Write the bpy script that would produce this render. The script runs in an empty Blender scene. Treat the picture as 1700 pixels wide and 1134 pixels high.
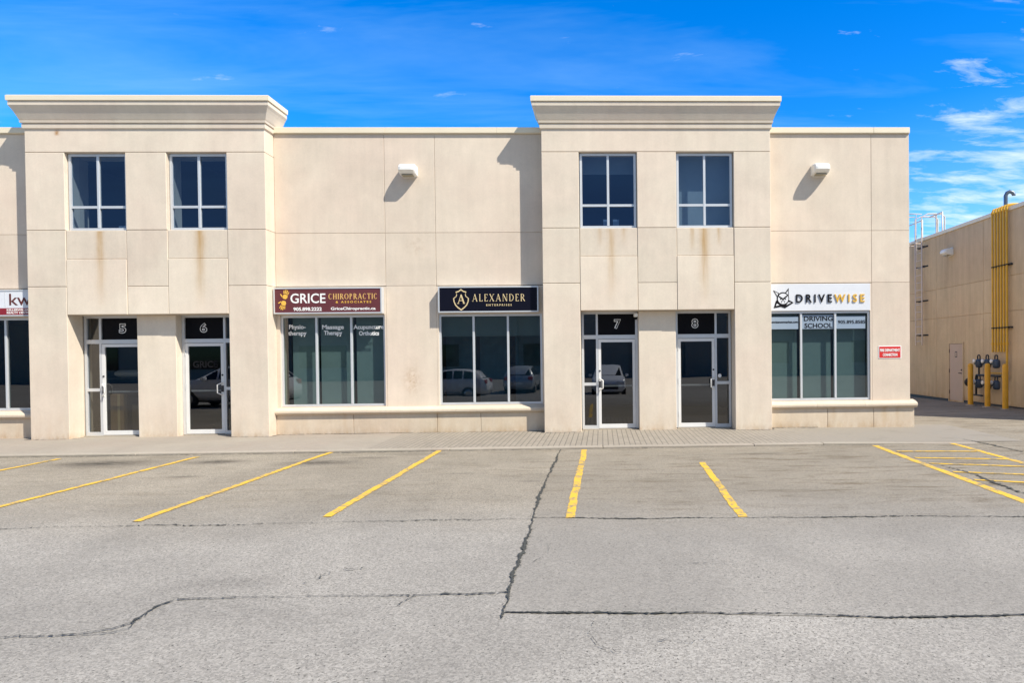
import bpy, math, random
from mathutils import Matrix, Vector
R = math.radians
random.seed(7)
sc = bpy.context.scene
C = bpy.context.collection

# ------------------------------------------------------------------ camera
cd = bpy.data.cameras.new("camera")
cam = bpy.data.objects.new("camera", cd); C.objects.link(cam)
cd.sensor_fit = 'HORIZONTAL'; cd.sensor_width = 36.0
cd.lens = 1055.0 / 1700.0 * 36.0
cd.shift_x = -(1030.35 - 850.0) / 1700.0
cd.shift_y = (599.6 - 567.0) / 1700.0
cd.clip_end = 2000
cam.matrix_world = Matrix.Translation((0, -15.3, 1.836)) @ (
    Matrix.Rotation(-0.02939, 4, 'Z') @ Matrix.Rotation(-0.01211, 4, 'X') @
    Matrix.Rotation(0.0104, 4, 'Y') @ Matrix.Rotation(R(90), 4, 'X'))
sc.camera = cam
sc.view_settings.view_transform = 'Standard'
sc.view_settings.look = 'None'
sc.view_settings.exposure = 0.72
sc.view_settings.gamma = 1.0

# ------------------------------------------------------------------ world + sun
SUN = Vector((1.42, -1.0, 2.0)).normalized()
w = bpy.data.worlds.new("World"); sc.world = w; w.use_nodes = True
nt = w.node_tree; nt.nodes.clear()
def nn(nt, t, **k):
    n = nt.nodes.new(t)
    for a, v in k.items():
        if a[0] == '_': n.inputs[int(a[1:]) if a[1:].isdigit() else a[1:].replace('_', ' ')].default_value = v
        else: setattr(n, a, v)
    return n
def ramp(nt, fac, stops, interp='LINEAR'):
    n = nt.nodes.new('ShaderNodeValToRGB'); cr = n.color_ramp; cr.interpolation = interp
    while len(cr.elements) < len(stops): cr.elements.new(0.5)
    for e, (p, c) in zip(cr.elements, stops):
        e.position = p; e.color = (c, c, c, 1) if isinstance(c, (int, float)) else tuple(c) + (1,)
    nt.links.new(fac, n.inputs[0]); return n.outputs[0]
def math_(nt, op, a, b=None, c=None, clamp=False):
    n = nt.nodes.new('ShaderNodeMath'); n.operation = op; n.use_clamp = clamp
    for i, v in enumerate((a, b, c)):
        if v is None: continue
        if isinstance(v, (int, float)): n.inputs[i].default_value = v
        else: nt.links.new(v, n.inputs[i])
    return n.outputs[0]
def mixc(nt, f, a, b, mode='MIX'):
    n = nt.nodes.new('ShaderNodeMix'); n.data_type = 'RGBA'; n.blend_type = mode
    for s, v in ((0, f), (6, a), (7, b)):
        if isinstance(v, (int, float)): n.inputs[s].default_value = v if s == 0 else (v, v, v, 1)
        elif isinstance(v, tuple): n.inputs[s].default_value = v if len(v) == 4 else v + (1,)
        else: nt.links.new(v, n.inputs[s])
    return n.outputs[2]
def noise(nt, vec, scale, detail=2, rough=.5, dist=0):
    n = nn(nt, 'ShaderNodeTexNoise', _Scale=scale, _Detail=detail, _Roughness=rough, _Distortion=dist)
    nt.links.new(vec, n.inputs['Vector']); return n.outputs['Fac']
def mapping(nt, vec, scale=(1, 1, 1), loc=(0, 0, 0), rot=(0, 0, 0)):
    n = nn(nt, 'ShaderNodeMapping', _Scale=scale, _Location=loc, _Rotation=rot)
    nt.links.new(vec, n.inputs['Vector']); return n.outputs[0]

sky = nn(nt, 'ShaderNodeTexSky', sky_type='NISHITA', sun_disc=False, sun_elevation=math.asin(SUN.z),
         sun_rotation=math.atan2(SUN.x, SUN.y), air_density=1.0, dust_density=0.0, ozone_density=3.0)
hs = nn(nt, 'ShaderNodeHueSaturation', _Hue=0.5, _Saturation=1.45, _Value=1.0)
nt.links.new(sky.outputs[0], hs.inputs['Color'])
tc = nn(nt, 'ShaderNodeTexCoord')
sep = nn(nt, 'ShaderNodeSeparateXYZ'); nt.links.new(tc.outputs['Generated'], sep.inputs[0])
X, Y, Z = sep.outputs
zc = math_(nt, 'MAXIMUM', Z, 0.03)
comb = nn(nt, 'ShaderNodeCombineXYZ')
nt.links.new(math_(nt, 'DIVIDE', X, math_(nt, 'ADD', zc, .12)), comb.inputs[0])
nt.links.new(math_(nt, 'DIVIDE', Y, math_(nt, 'ADD', zc, .12)), comb.inputs[1])
pl = comb.outputs[0]
wsp = noise(nt, mapping(nt, pl, (1.5, 3.2, 1), (3.1, 1.7, 0), (0, 0, R(-24))), 2.6, 9, .62, .3)
big = noise(nt, mapping(nt, pl, (1, 1, 1), (0.4, 5.2, 0)), 0.55, 3, .5)
# clouds gather low in the right half of the sky
side = ramp(nt, math_(nt, 'ADD', math_(nt, 'MULTIPLY', X, 1.0), math_(nt, 'MULTIPLY', Z, -.55)), [(0.08, 0.0), (0.50, 1.0)])
thr = math_(nt, 'SUBTRACT', wsp, math_(nt, 'MULTIPLY_ADD', side, -.30, 0.665))
thr = math_(nt, 'ADD', thr, math_(nt, 'MULTIPLY', math_(nt, 'SUBTRACT', big, .5), .22))
cl = ramp(nt, math_(nt, 'MULTIPLY', thr, 3.6, clamp=True), [(0, 0.0), (1, .8)])
cl = math_(nt, 'MULTIPLY', cl, ramp(nt, Z, [(0.0, .35), (.10, 1.0)]))
SKYK = (.62, 1.25, 1.6)
skc = mixc(nt, 1.0, hs.outputs[0], SKYK, 'MULTIPLY')
# unseen pale veil added to the sunward sky, neutralising blue fill on walls
fill_veil = math_(nt, 'MULTIPLY', ramp(nt, math_(nt, 'MULTIPLY', Y, -1.0), [(0.0, 0.0), (.35, .85), (1.0, .9)]), math_(nt, 'MULTIPLY_ADD', noise(nt, pl, .8, 6, .6), .5, .7), clamp=True)
skc = mixc(nt, fill_veil, skc, (2.1, 2.75, 3.75))
low = math_(nt, 'MULTIPLY', ramp(nt, Z, [(.05, .65), (.34, 0.0)]), side)          # paler air low on the right
cirrus = math_(nt, 'MULTIPLY', ramp(nt, noise(nt, mapping(nt, pl, (.5, 2.0, 1), (2, 9, 0), (0, 0, R(20))), 1.3, 6, .6, .6), [(.45, 0.0), (.75, .30)]), ramp(nt, Z, [(.2, 1.0), (.55, .6)]))
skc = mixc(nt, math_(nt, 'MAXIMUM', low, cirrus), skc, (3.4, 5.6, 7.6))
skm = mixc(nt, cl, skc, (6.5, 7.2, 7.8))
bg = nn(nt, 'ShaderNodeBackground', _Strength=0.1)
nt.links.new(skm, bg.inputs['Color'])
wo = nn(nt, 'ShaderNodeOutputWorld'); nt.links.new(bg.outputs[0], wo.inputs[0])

sl = bpy.data.lights.new("sun", 'SUN'); sl.energy = 4.2; sl.angle = R(0.55); sl.color = (1.0, 0.94, 0.83)
so = bpy.data.objects.new("sun", sl); C.objects.link(so)
so.rotation_euler = (-SUN).to_track_quat('-Z', 'Y').to_euler(); so.location = (20, -20, 30)

# ------------------------------------------------------------------ materials
def newmat(name):
    m = bpy.data.materials.new(name); m.use_nodes = True
    nt = m.node_tree; nt.nodes.clear()
    out = nn(nt, 'ShaderNodeOutputMaterial'); p = nn(nt, 'ShaderNodeBsdfPrincipled')
    nt.links.new(p.outputs[0], out.inputs[0])
    g = nn(nt, 'ShaderNodeNewGeometry')
    return m, nt, p, g.outputs['Position'], out
def bump(nt, p, h, strength, dist):
    b = nn(nt, 'ShaderNodeBump', _Strength=strength, _Distance=dist)
    nt.links.new(h, b.inputs['Height']); nt.links.new(b.outputs[0], p.inputs['Normal'])
def simple(name, col, rough=.5, metal=0, var=.06, scale=6, spec=.5, bmp=0):
    m, nt, p, pos, out = newmat(name)
    n = noise(nt, pos, scale, 5, .6)
    v = math_(nt, 'MULTIPLY_ADD', math_(nt, 'SUBTRACT', n, .5), 2 * var * 2, 1.0)
    nt.links.new(mixc(nt, 1.0, tuple(col), v, 'MULTIPLY'), p.inputs['Base Color'])
    p.inputs['Roughness'].default_value = rough; p.inputs['Metallic'].default_value = metal
    p.inputs['Specular IOR Level'].default_value = spec
    if bmp: bump(nt, p, noise(nt, pos, 90, 3), bmp, .004)
    return m
def gauss(nt, v, c, s):
    d = math_(nt, 'DIVIDE', math_(nt, 'SUBTRACT', v, c), s)
    return math_(nt, 'POWER', 2.718, math_(nt, 'MULTIPLY', math_(nt, 'MULTIPLY', d, d), -1.0))
def smooth(nt, v, a, b):
    n = nn(nt, 'ShaderNodeMapRange', interpolation_type='SMOOTHSTEP'); nt.links.new(v, n.inputs[0])
    n.inputs[1].default_value = a; n.inputs[2].default_value = b; return n.outputs[0]

def precast(name, col, streaks=(), blots=(), grain=1.0, base=True, runk=.17):
    m, nt, p, pos, out = newmat(name)
    sp = nn(nt, 'ShaderNodeSeparateXYZ'); nt.links.new(pos, sp.inputs[0]); x, y, z = sp.outputs
    at = nn(nt, 'ShaderNodeAttribute', attribute_name='tint')
    big = noise(nt, pos, .55, 6, .62, .5); med = noise(nt, pos, 3.5, 5, .65); fine = noise(nt, pos, 120, 3, .6)
    run = noise(nt, mapping(nt, pos, (5.5, 5.5, .45)), 1.0, 5, .6)
    v = math_(nt, 'MULTIPLY_ADD', math_(nt, 'SUBTRACT', big, .5), .38, 1.0)
    v = math_(nt, 'ADD', v, math_(nt, 'MULTIPLY', math_(nt, 'SUBTRACT', med, .5), .16))
    v = math_(nt, 'ADD', v, math_(nt, 'MULTIPLY', math_(nt, 'SUBTRACT', run, .5), runk))
    v = math_(nt, 'ADD', v, math_(nt, 'MULTIPLY', math_(nt, 'SUBTRACT', noise(nt, pos, 22, 4, .7), .5), .16 * grain))
    v = math_(nt, 'ADD', v, math_(nt, 'MULTIPLY', math_(nt, 'SUBTRACT', fine, .5), .24 * grain))
    v = math_(nt, 'ADD', v, at.outputs['Fac'])
    c = mixc(nt, 1.0, tuple(col), v, 'MULTIPLY')
    pink = noise(nt, mapping(nt, pos, (1, 1, 1), (7, 3, 2)), .45, 4, .6)
    c = mixc(nt, ramp(nt, pink, [(.42, 0.0), (.62, .9)]), c, mixc(nt, 1.0, c, (.985, .95, .955), 'MULTIPLY'))
    if base:      # splash dirt along the foot of the wall, broken up by noise
        d = math_(nt, 'MULTIPLY', ramp(nt, z, [(0.0, 1.0), (.16, .35), (.75, 0.0)]), ramp(nt, noise(nt, mapping(nt, pos, (3, 3, 1.2)), 1.6, 6, .7), [(.36, 0.0), (.70, .9)]))
        c = mixc(nt, d, c, mixc(nt, 1.0, c, (.74, .60, .45), 'MULTIPLY'))
    for (sx, z0, z1, wd, st) in streaks:   # rust runs below the window mullions
        wob = math_(nt, 'MULTIPLY', math_(nt, 'SUBTRACT', noise(nt, mapping(nt, pos, (2, 2, 2.5)), 1, 2), .5), .09)
        g = gauss(nt, math_(nt, 'ADD', x, wob), sx, wd)
        g = math_(nt, 'MULTIPLY', g, ramp(nt, math_(nt, 'DIVIDE', math_(nt, 'SUBTRACT', z0, z), z0 - z1), [(0.0, 0.0), (.01, 1.0), (.25, .85), (.6, .55), (1.0, 0.0)]))
        g = math_(nt, 'MULTIPLY', g, ramp(nt, noise(nt, mapping(nt, pos, (22, 22, 1.2)), 1.0, 4, .6), [(.25, .35), (.7, 1.0)]))
        c = mixc(nt, math_(nt, 'MULTIPLY', g, st * .85, clamp=True), c, (.42, .245, .075))
    for (bx, bz, rx, rz, st, bc) in blots:
        g = math_(nt, 'MULTIPLY', gauss(nt, x, bx, rx), gauss(nt, z, bz, rz))
        g = math_(nt, 'MULTIPLY', g, ramp(nt, noise(nt, pos, 9, 6, .7), [(.42, 0.0), (.62, 1.0)]))
        c = mixc(nt, math_(nt, 'MULTIPLY', g, st, clamp=True), c, bc)
    nt.links.new(c, p.inputs['Base Color'])
    p.inputs['Roughness'].default_value = .92; p.inputs['Specular IOR Level'].default_value = .2
    bump(nt, p, math_(nt, 'ADD', fine, math_(nt, 'MULTIPLY', med, .8)), .35, .006)
    return m
CREAM = (.675, .592, .482)
M = {}
st = [(-11.44, 4.77, 2.95, .085, 1.0), (-9.20, 4.77, 2.9, .10, 1.05), (.24, 4.77, 2.95, .085, .8), (2.43, 4.77, 2.95, .10, 1.05),
      (2.15, 4.77, 4.15, .06, .75), (2.78, 4.77, 4.3, .05, .7), (-.02, 4.77, 4.3, .05, .6), (.55, 4.77, 4.35, .06, .55)]
M['precast'] = precast('precast_panel', CREAM, st, [(-12.35, 7.0, .05, .07, 1.0, (.38, .2, .08))])
M['wing'] = precast('precast_wing', (.668, .574, .465), [], [(-4.52, 1.25, .17, .28, .8, (.46, .31, .18)), (-4.4, 4.45, .22, .22, .35, (.42, .3, .2))])
M['base'] = precast('precast_base', (.60, .515, .40), [(6.85, .5, -.05, .07, .55), (5.6, .5, -.05, .05, .35), (7.15, .5, -.05, .05, .45), (-3.9, .5, -.05, .05, .45), (-6.1, .5, 0, .05, .3)])
M['trim'] = precast('cornice_trim', (.66, .585, .48), [], [], .4, False)
M['cap'] = simple('cap_flashing', (.76, .67, .51), .55, 0, .03, 2)
M['tan'] = precast('tan_wall', (.57, .445, .29), [], [], 1.0, True, .5)
M['alu'] = simple('aluminium_frame', (.62, .64, .66), .42, .35, .04, 4)
M['aluwhite'] = simple('pale_metal', (.74, .74, .73), .45, .1, .04, 4)
M['white'] = simple('white_enamel', (.80, .79, .75), .4, 0, .03, 5)
M['signwhite'] = simple('white_sign_face', (.68, .70, .74), .45, 0, .03, 3)
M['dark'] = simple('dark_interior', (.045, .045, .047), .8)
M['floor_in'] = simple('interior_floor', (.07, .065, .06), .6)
M['black'] = simple('black_panel', (.006, .006, .008), .5, 0, .02, 6, .08)
M['blackletter'] = simple('black_letter', (.009, .009, .011), .6, 0, .02, 6, .1)
M['vinyl'] = simple('white_vinyl', (.82, .82, .80), .5, 0, .02)
M['maroon'] = simple('maroon_face', (.125, .036, .042), .45, 0, .10, 3, .2)
M['navy'] = simple('navy_face', (.0055, .006, .014), .4, 0, .04, 3, .12)
M['gold'] = simple('gold_letter', (.70, .55, .30), .4, .1, .05)
M['yellowink'] = simple('yellow_ink', (.78, .46, .07), .5)
M['orangeink'] = simple('amber_ink', (.66, .40, .13), .5)
M['wisegold'] = simple('raised_gold', (.72, .43, .05), .45)
M['red'] = simple('red_enamel', (.62, .025, .020), .45, 0, .03)
M['kwred'] = simple('dark_red_face', (.24, .012, .022), .45, 0, .03)
M['rustletter'] = simple('brown_red_letter', (.11, .02, .015), .5)
M['shade'] = simple('roller_shade', (.47, .49, .47), .9, 0, .05, 3)
M['shadedark'] = simple('grey_blind', (.30, .32, .32), .9, 0, .05, 3)
M['curtain'] = simple('blue_curtain', (.10, .17, .22), .9, 0, .25, 5)
M['film'] = simple('frosted_film', (.25, .32, .41), .6, 0, .04, 3)
M['bollard'] = simple('bollard_yellow', (.72, .36, .02), .5, 0, .12, 5)
M['gaspipe'] = simple('gas_pipe_yellow', (.70, .40, .03), .5, 0, .12, 3)
M['iron'] = simple('dark_iron', (.035, .035, .04), .6, .2, .1)
M['meter'] = simple('meter_blue_grey', (.05, .075, .12), .55, .1, .1)
M['doorpaint'] = simple('door_pinkish', (.50, .37, .29), .6, 0, .05, 2)
M['ladder'] = simple('ladder_steel', (.62, .54, .49), .6, .2, .1)
M['galv'] = simple('galvanised_duct', (.16, .19, .23), .45, .7, .1, 8)
M['lens'] = simple('light_lens', (.35, .30, .20), .35)
M['roof'] = simple('roof_membrane', (.30, .29, .27), .9)
M['cardboard'] = simple('cardboard', (.40, .26, .13), .85)
M['rubber'] = simple('tyre_rubber', (.02, .02, .02), .8)
M['rim'] = simple('alloy_rim', (.5, .5, .5), .3, .8)
M['carwhite'] = simple('car_paint_white', (.78, .78, .77), .2, 0, .02)
M['carsilver'] = simple('car_paint_silver', (.52, .54, .55), .22, .3, .02)
M['cardark'] = simple('car_paint_grey', (.25, .26, .28), .22, .3, .02)
M['carglass'] = simple('car_glass', (.01, .012, .014), .06, 0, .02)
M['lamp'] = simple('headlamp', (.75, .78, .8), .12)
M['tail'] = simple('tail_lamp', (.45, .01, .01), .2)
M['soil'] = simple('crack_filler', (.05, .05, .042), .95, 0, .5, 25)
M['grime'] = simple('grime_joint', (.085, .075, .06), .95, 0, .5, 14)
M['shopgrey'] = simple('opposite_wall', (.32, .29, .25), .9, 0, .06, 1)
M['redpaper'] = simple('red_poster', (.35, .03, .02), .6)

def glass(name, tint, ior, refl=(.95, .97, 1)):
    m = bpy.data.materials.new(name); m.use_nodes = True; nt = m.node_tree; nt.nodes.clear()
    out = nn(nt, 'ShaderNodeOutputMaterial')
    t = nn(nt, 'ShaderNodeBsdfTransparent', _Color=tint + (1,)); g = nn(nt, 'ShaderNodeBsdfGlossy', _Color=refl + (1,), _Roughness=0.0)
    mx = nn(nt, 'ShaderNodeMixShader')
    geo = nn(nt, 'ShaderNodeNewGeometry'); dt = nn(nt, 'ShaderNodeVectorMath', operation='DOT_PRODUCT')
    nt.links.new(geo.outputs['Normal'], dt.inputs[0]); nt.links.new(geo.outputs['Incoming'], dt.inputs[1])
    f0 = ((ior - 1) / (ior + 1)) ** 2     # Schlick reflectance, the same from either side of the pane
    fr_ = math_(nt, 'MULTIPLY_ADD', math_(nt, 'POWER', math_(nt, 'SUBTRACT', 1.0, math_(nt, 'ABSOLUTE', dt.outputs['Value'])), 5.0), 1 - f0, f0)
    b = nn(nt, 'ShaderNodeBump', _Strength=.05, _Distance=.004)
    nt.links.new(noise(nt, geo.outputs['Position'], 1.2, 1), b.inputs['Height']); nt.links.new(b.outputs[0], g.inputs['Normal'])
    nt.links.new(fr_, mx.inputs[0]); nt.links.new(t.outputs[0], mx.inputs[1]); nt.links.new(g.outputs[0], mx.inputs[2])
    nt.links.new(mx.outputs[0], out.inputs[0]); return m
M['glass'] = glass('tinted_glass', (.36, .46, .47), 1.85)
M['glassup'] = glass('tinted_glass_upper', (.42, .52, .62), 1.85, (.38, .62, 1))
M['glassdoor'] = glass('door_glass', (.36, .38, .38), 1.95)

def asphalt(name, col, spk=1.0, dirt=True):
    m, nt, p, pos, out = newmat(name)
    sp = nn(nt, 'ShaderNodeSeparateXYZ'); nt.links.new(pos, sp.inputs[0]); x, y, z = sp.outputs
    vo = nn(nt, 'ShaderNodeTexVoronoi', _Scale=75.0); nt.links.new(pos, vo.inputs['Vector'])
    sv = nn(nt, 'ShaderNodeSeparateXYZ'); nt.links.new(vo.outputs['Color'], sv.inputs[0])
    fine = noise(nt, pos, 160, 3, .7); gap = noise(nt, pos, 48, 3, .65); gap2 = noise(nt, mapping(nt, pos, (1, 1, 1), (3, 4, 5)), 24, 5, .75)
    area = ramp(nt, noise(nt, mapping(nt, pos, (1, 1, 1), (9, 2, 0)), .45, 5, .6, 1.0), [(.40, 0.0), (.60, 1.0)])
    v = math_(nt, 'MULTIPLY_ADD', math_(nt, 'SUBTRACT', sv.outputs[0], .5), .26 * spk, 1.0)
    v = math_(nt, 'ADD', v, math_(nt, 'MULTIPLY', math_(nt, 'SUBTRACT', fine, .5), .45 * spk))
    pits = ramp(nt, math_(nt, 'ADD', gap, math_(nt, 'MULTIPLY', area, .035)), [(.32, 1 - .5 * spk), (.41, 1.0)])
    v = math_(nt, 'MULTIPLY', v, pits)
    v = math_(nt, 'MULTIPLY', v, ramp(nt, gap2, [(.31, .30), (.37, 1.0)]))
    v = math_(nt, 'MULTIPLY', v, math_(nt, 'MULTIPLY_ADD', area, -.085 * spk, 1.05))
    v = math_(nt, 'MULTIPLY', v, math_(nt, 'MULTIPLY_ADD', math_(nt, 'SUBTRACT', noise(nt, pos, 1.1, 6, .65, .4), .5), .30, 1.0))
    v = math_(nt, 'MULTIPLY', v, math_(nt, 'MULTIPLY_ADD', math_(nt, 'SUBTRACT', noise(nt, mapping(nt, pos, (.5, 1, 1)), .2, 3, .5), .5), .34, 1.0))
    c = mixc(nt, 1.0, tuple(col), v, 'MULTIPLY')
    if dirt:   # parked-car dirt in the stalls, streaked along the kerb
        stall = smooth(nt, math_(nt, 'ADD', y, math_(nt, 'MULTIPLY', noise(nt, pos, .5, 4), 1.6)), -8.4, -5.6)
        c = mixc(nt, math_(nt, 'MULTIPLY', stall, .75), c, mixc(nt, 1.0, c, (.93, .87, .76), 'MULTIPLY'))
        stk = noise(nt, mapping(nt, pos, (.55, 2.6, 1), (0, 0, 0), (0, 0, R(8))), 1.7, 7, .72, .6)
        right = smooth(nt, x, -3.0, 3.0)
        k = math_(nt, 'MULTIPLY', math_(nt, 'MULTIPLY', stall, ramp(nt, stk, [(.50, 0.0), (.66, .95)])), math_(nt, 'MULTIPLY_ADD', right, .55, .35))
        c = mixc(nt, k, c, mixc(nt, 1.0, c, (.52, .46, .38), 'MULTIPLY'))
        for (sx, sy, rx, ry, s) in [(-9.0, -3.7, .8, .30, 1.2), (-6.95, -3.7, .45, .2, 1.3), (-5.0, -3.95, .6, .24, 1.1), (-4.3, -3.5, .4, .12, .7), (-6.6, -5.1, .22, .08, .8),
                                    (-2.3, -5.2, .25, .06, .5), (2.9, -3.7, .7, .1, .6), (-1.1, -5.9, .15, .06, .6), (-3.1, -9.95, .4, .16, .35), (-3.6, -3.1, .6, .1, .5)]:
            g = math_(nt, 'MULTIPLY', gauss(nt, x, sx, rx), gauss(nt, y, sy, ry))
            g = math_(nt, 'MULTIPLY', g, ramp(nt, noise(nt, mapping(nt, pos, (1, 2.4, 1)), 4.5, 6, .75), [(.30, .25), (.52, 1.0)]))
            c = mixc(nt, math_(nt, 'MULTIPLY', g, s * .68), c, (.035, .030, .025))
    pit = noise(nt, pos, 7, 8, .85)
    c = mixc(nt, ramp(nt, pit, [(.66, 0.0), (.72, .75)]), c, (.05, .048, .042))
    nt.links.new(c, p.inputs['Base Color']); p.inputs['Roughness'].default_value = .9; p.inputs['Specular IOR Level'].default_value = .25
    bump(nt, p, math_(nt, 'ADD', math_(nt, 'ADD', sv.outputs[0], fine), math_(nt, 'MULTIPLY', pits, 1.2)), .3, .005)
    return m
M['asphalt'] = asphalt('asphalt', (.302, .277, .236), 1.9)
M['patch'] = asphalt('asphalt_patch', (.268, .245, .208), 1.4)

def paint_mat():
    m, nt, p, pos, out = newmat('line_paint')
    n = noise(nt, pos, 11, 8, .75); f = noise(nt, pos, 70, 3, .7)
    wide = noise(nt, pos, 1.3, 3, .5)
    wear = ramp(nt, math_(nt, 'ADD', math_(nt, 'ADD', n, math_(nt, 'MULTIPLY', f, .25)), math_(nt, 'MULTIPLY', math_(nt, 'SUBTRACT', wide, .5), .35)), [(.62, 0.0), (.72, .85)])
    c = mixc(nt, 1.0, (.70, .42, .035), math_(nt, 'MULTIPLY_ADD', f, .3, .85), 'MULTIPLY')
    nt.links.new(mixc(nt, wear, c, (.20, .18, .14)), p.inputs['Base Color']); p.inputs['Roughness'].default_value = .8
    bump(nt, p, f, .4, .005); return m
M['paint'] = paint_mat()

def paver_mat():
    m, nt, p, pos, out = newmat('paver')
    sp = nn(nt, 'ShaderNodeSeparateXYZ'); nt.links.new(pos, sp.inputs[0])
    b = nn(nt, 'ShaderNodeTexBrick', _Color1=(.31, .27, .215, 1), _Color2=(.275, .24, .19, 1), _Mortar=(.15, .13, .105, 1), _Scale=1.0, _Mortar_Size=.009, _Brick_Width=.22, _Row_Height=.11)
    nt.links.new(mapping(nt, pos, (1, 1, 1), (0, 0, 0), (0, 0, R(90))), b.inputs['Vector'])
    d = noise(nt, pos, 1.3, 6, .65)
    c = mixc(nt, 1.0, b.outputs['Color'], math_(nt, 'MULTIPLY_ADD', d, .5, .75), 'MULTIPLY')
    fade = math_(nt, 'MAXIMUM', smooth(nt, sp.outputs[0], 2.8, 5.2), smooth(nt, sp.outputs[0], -3.6, -5.2))
    f2 = noise(nt, pos, 120, 3, .6)
    c = mixc(nt, math_(nt, 'MULTIPLY', fade, .88), c, mixc(nt, 1.0, (.285, .25, .205), math_(nt, 'MULTIPLY_ADD', f2, .7, .62), 'MULTIPLY'))
    c = mixc(nt, smooth(nt, math_(nt, 'ADD', sp.outputs[0], math_(nt, 'MULTIPLY', d, 2.0)), 4.2, 6.8), c, mixc(nt, 1.0, (.262, .232, .188), math_(nt, 'MULTIPLY_ADD', f2, .7, .65), 'MULTIPLY'))
    nt.links.new(mixc(nt, ramp(nt, d, [(.55, 0.0), (.75, .5)]), c, (.15, .13, .10)), p.inputs['Base Color']); p.inputs['Roughness'].default_value = .9
    bump(nt, p, math_(nt, 'SUBTRACT', f2, b.outputs['Fac']), .4, .006); return m
M['paver'] = paver_mat()
M['concrete'] = precast('sidewalk_concrete', (.315, .278, .228), [], [], 1.6, False)
M['kerb'] = precast('kerb_concrete', (.36, .32, .26), [], [], 1.5, False)

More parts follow.
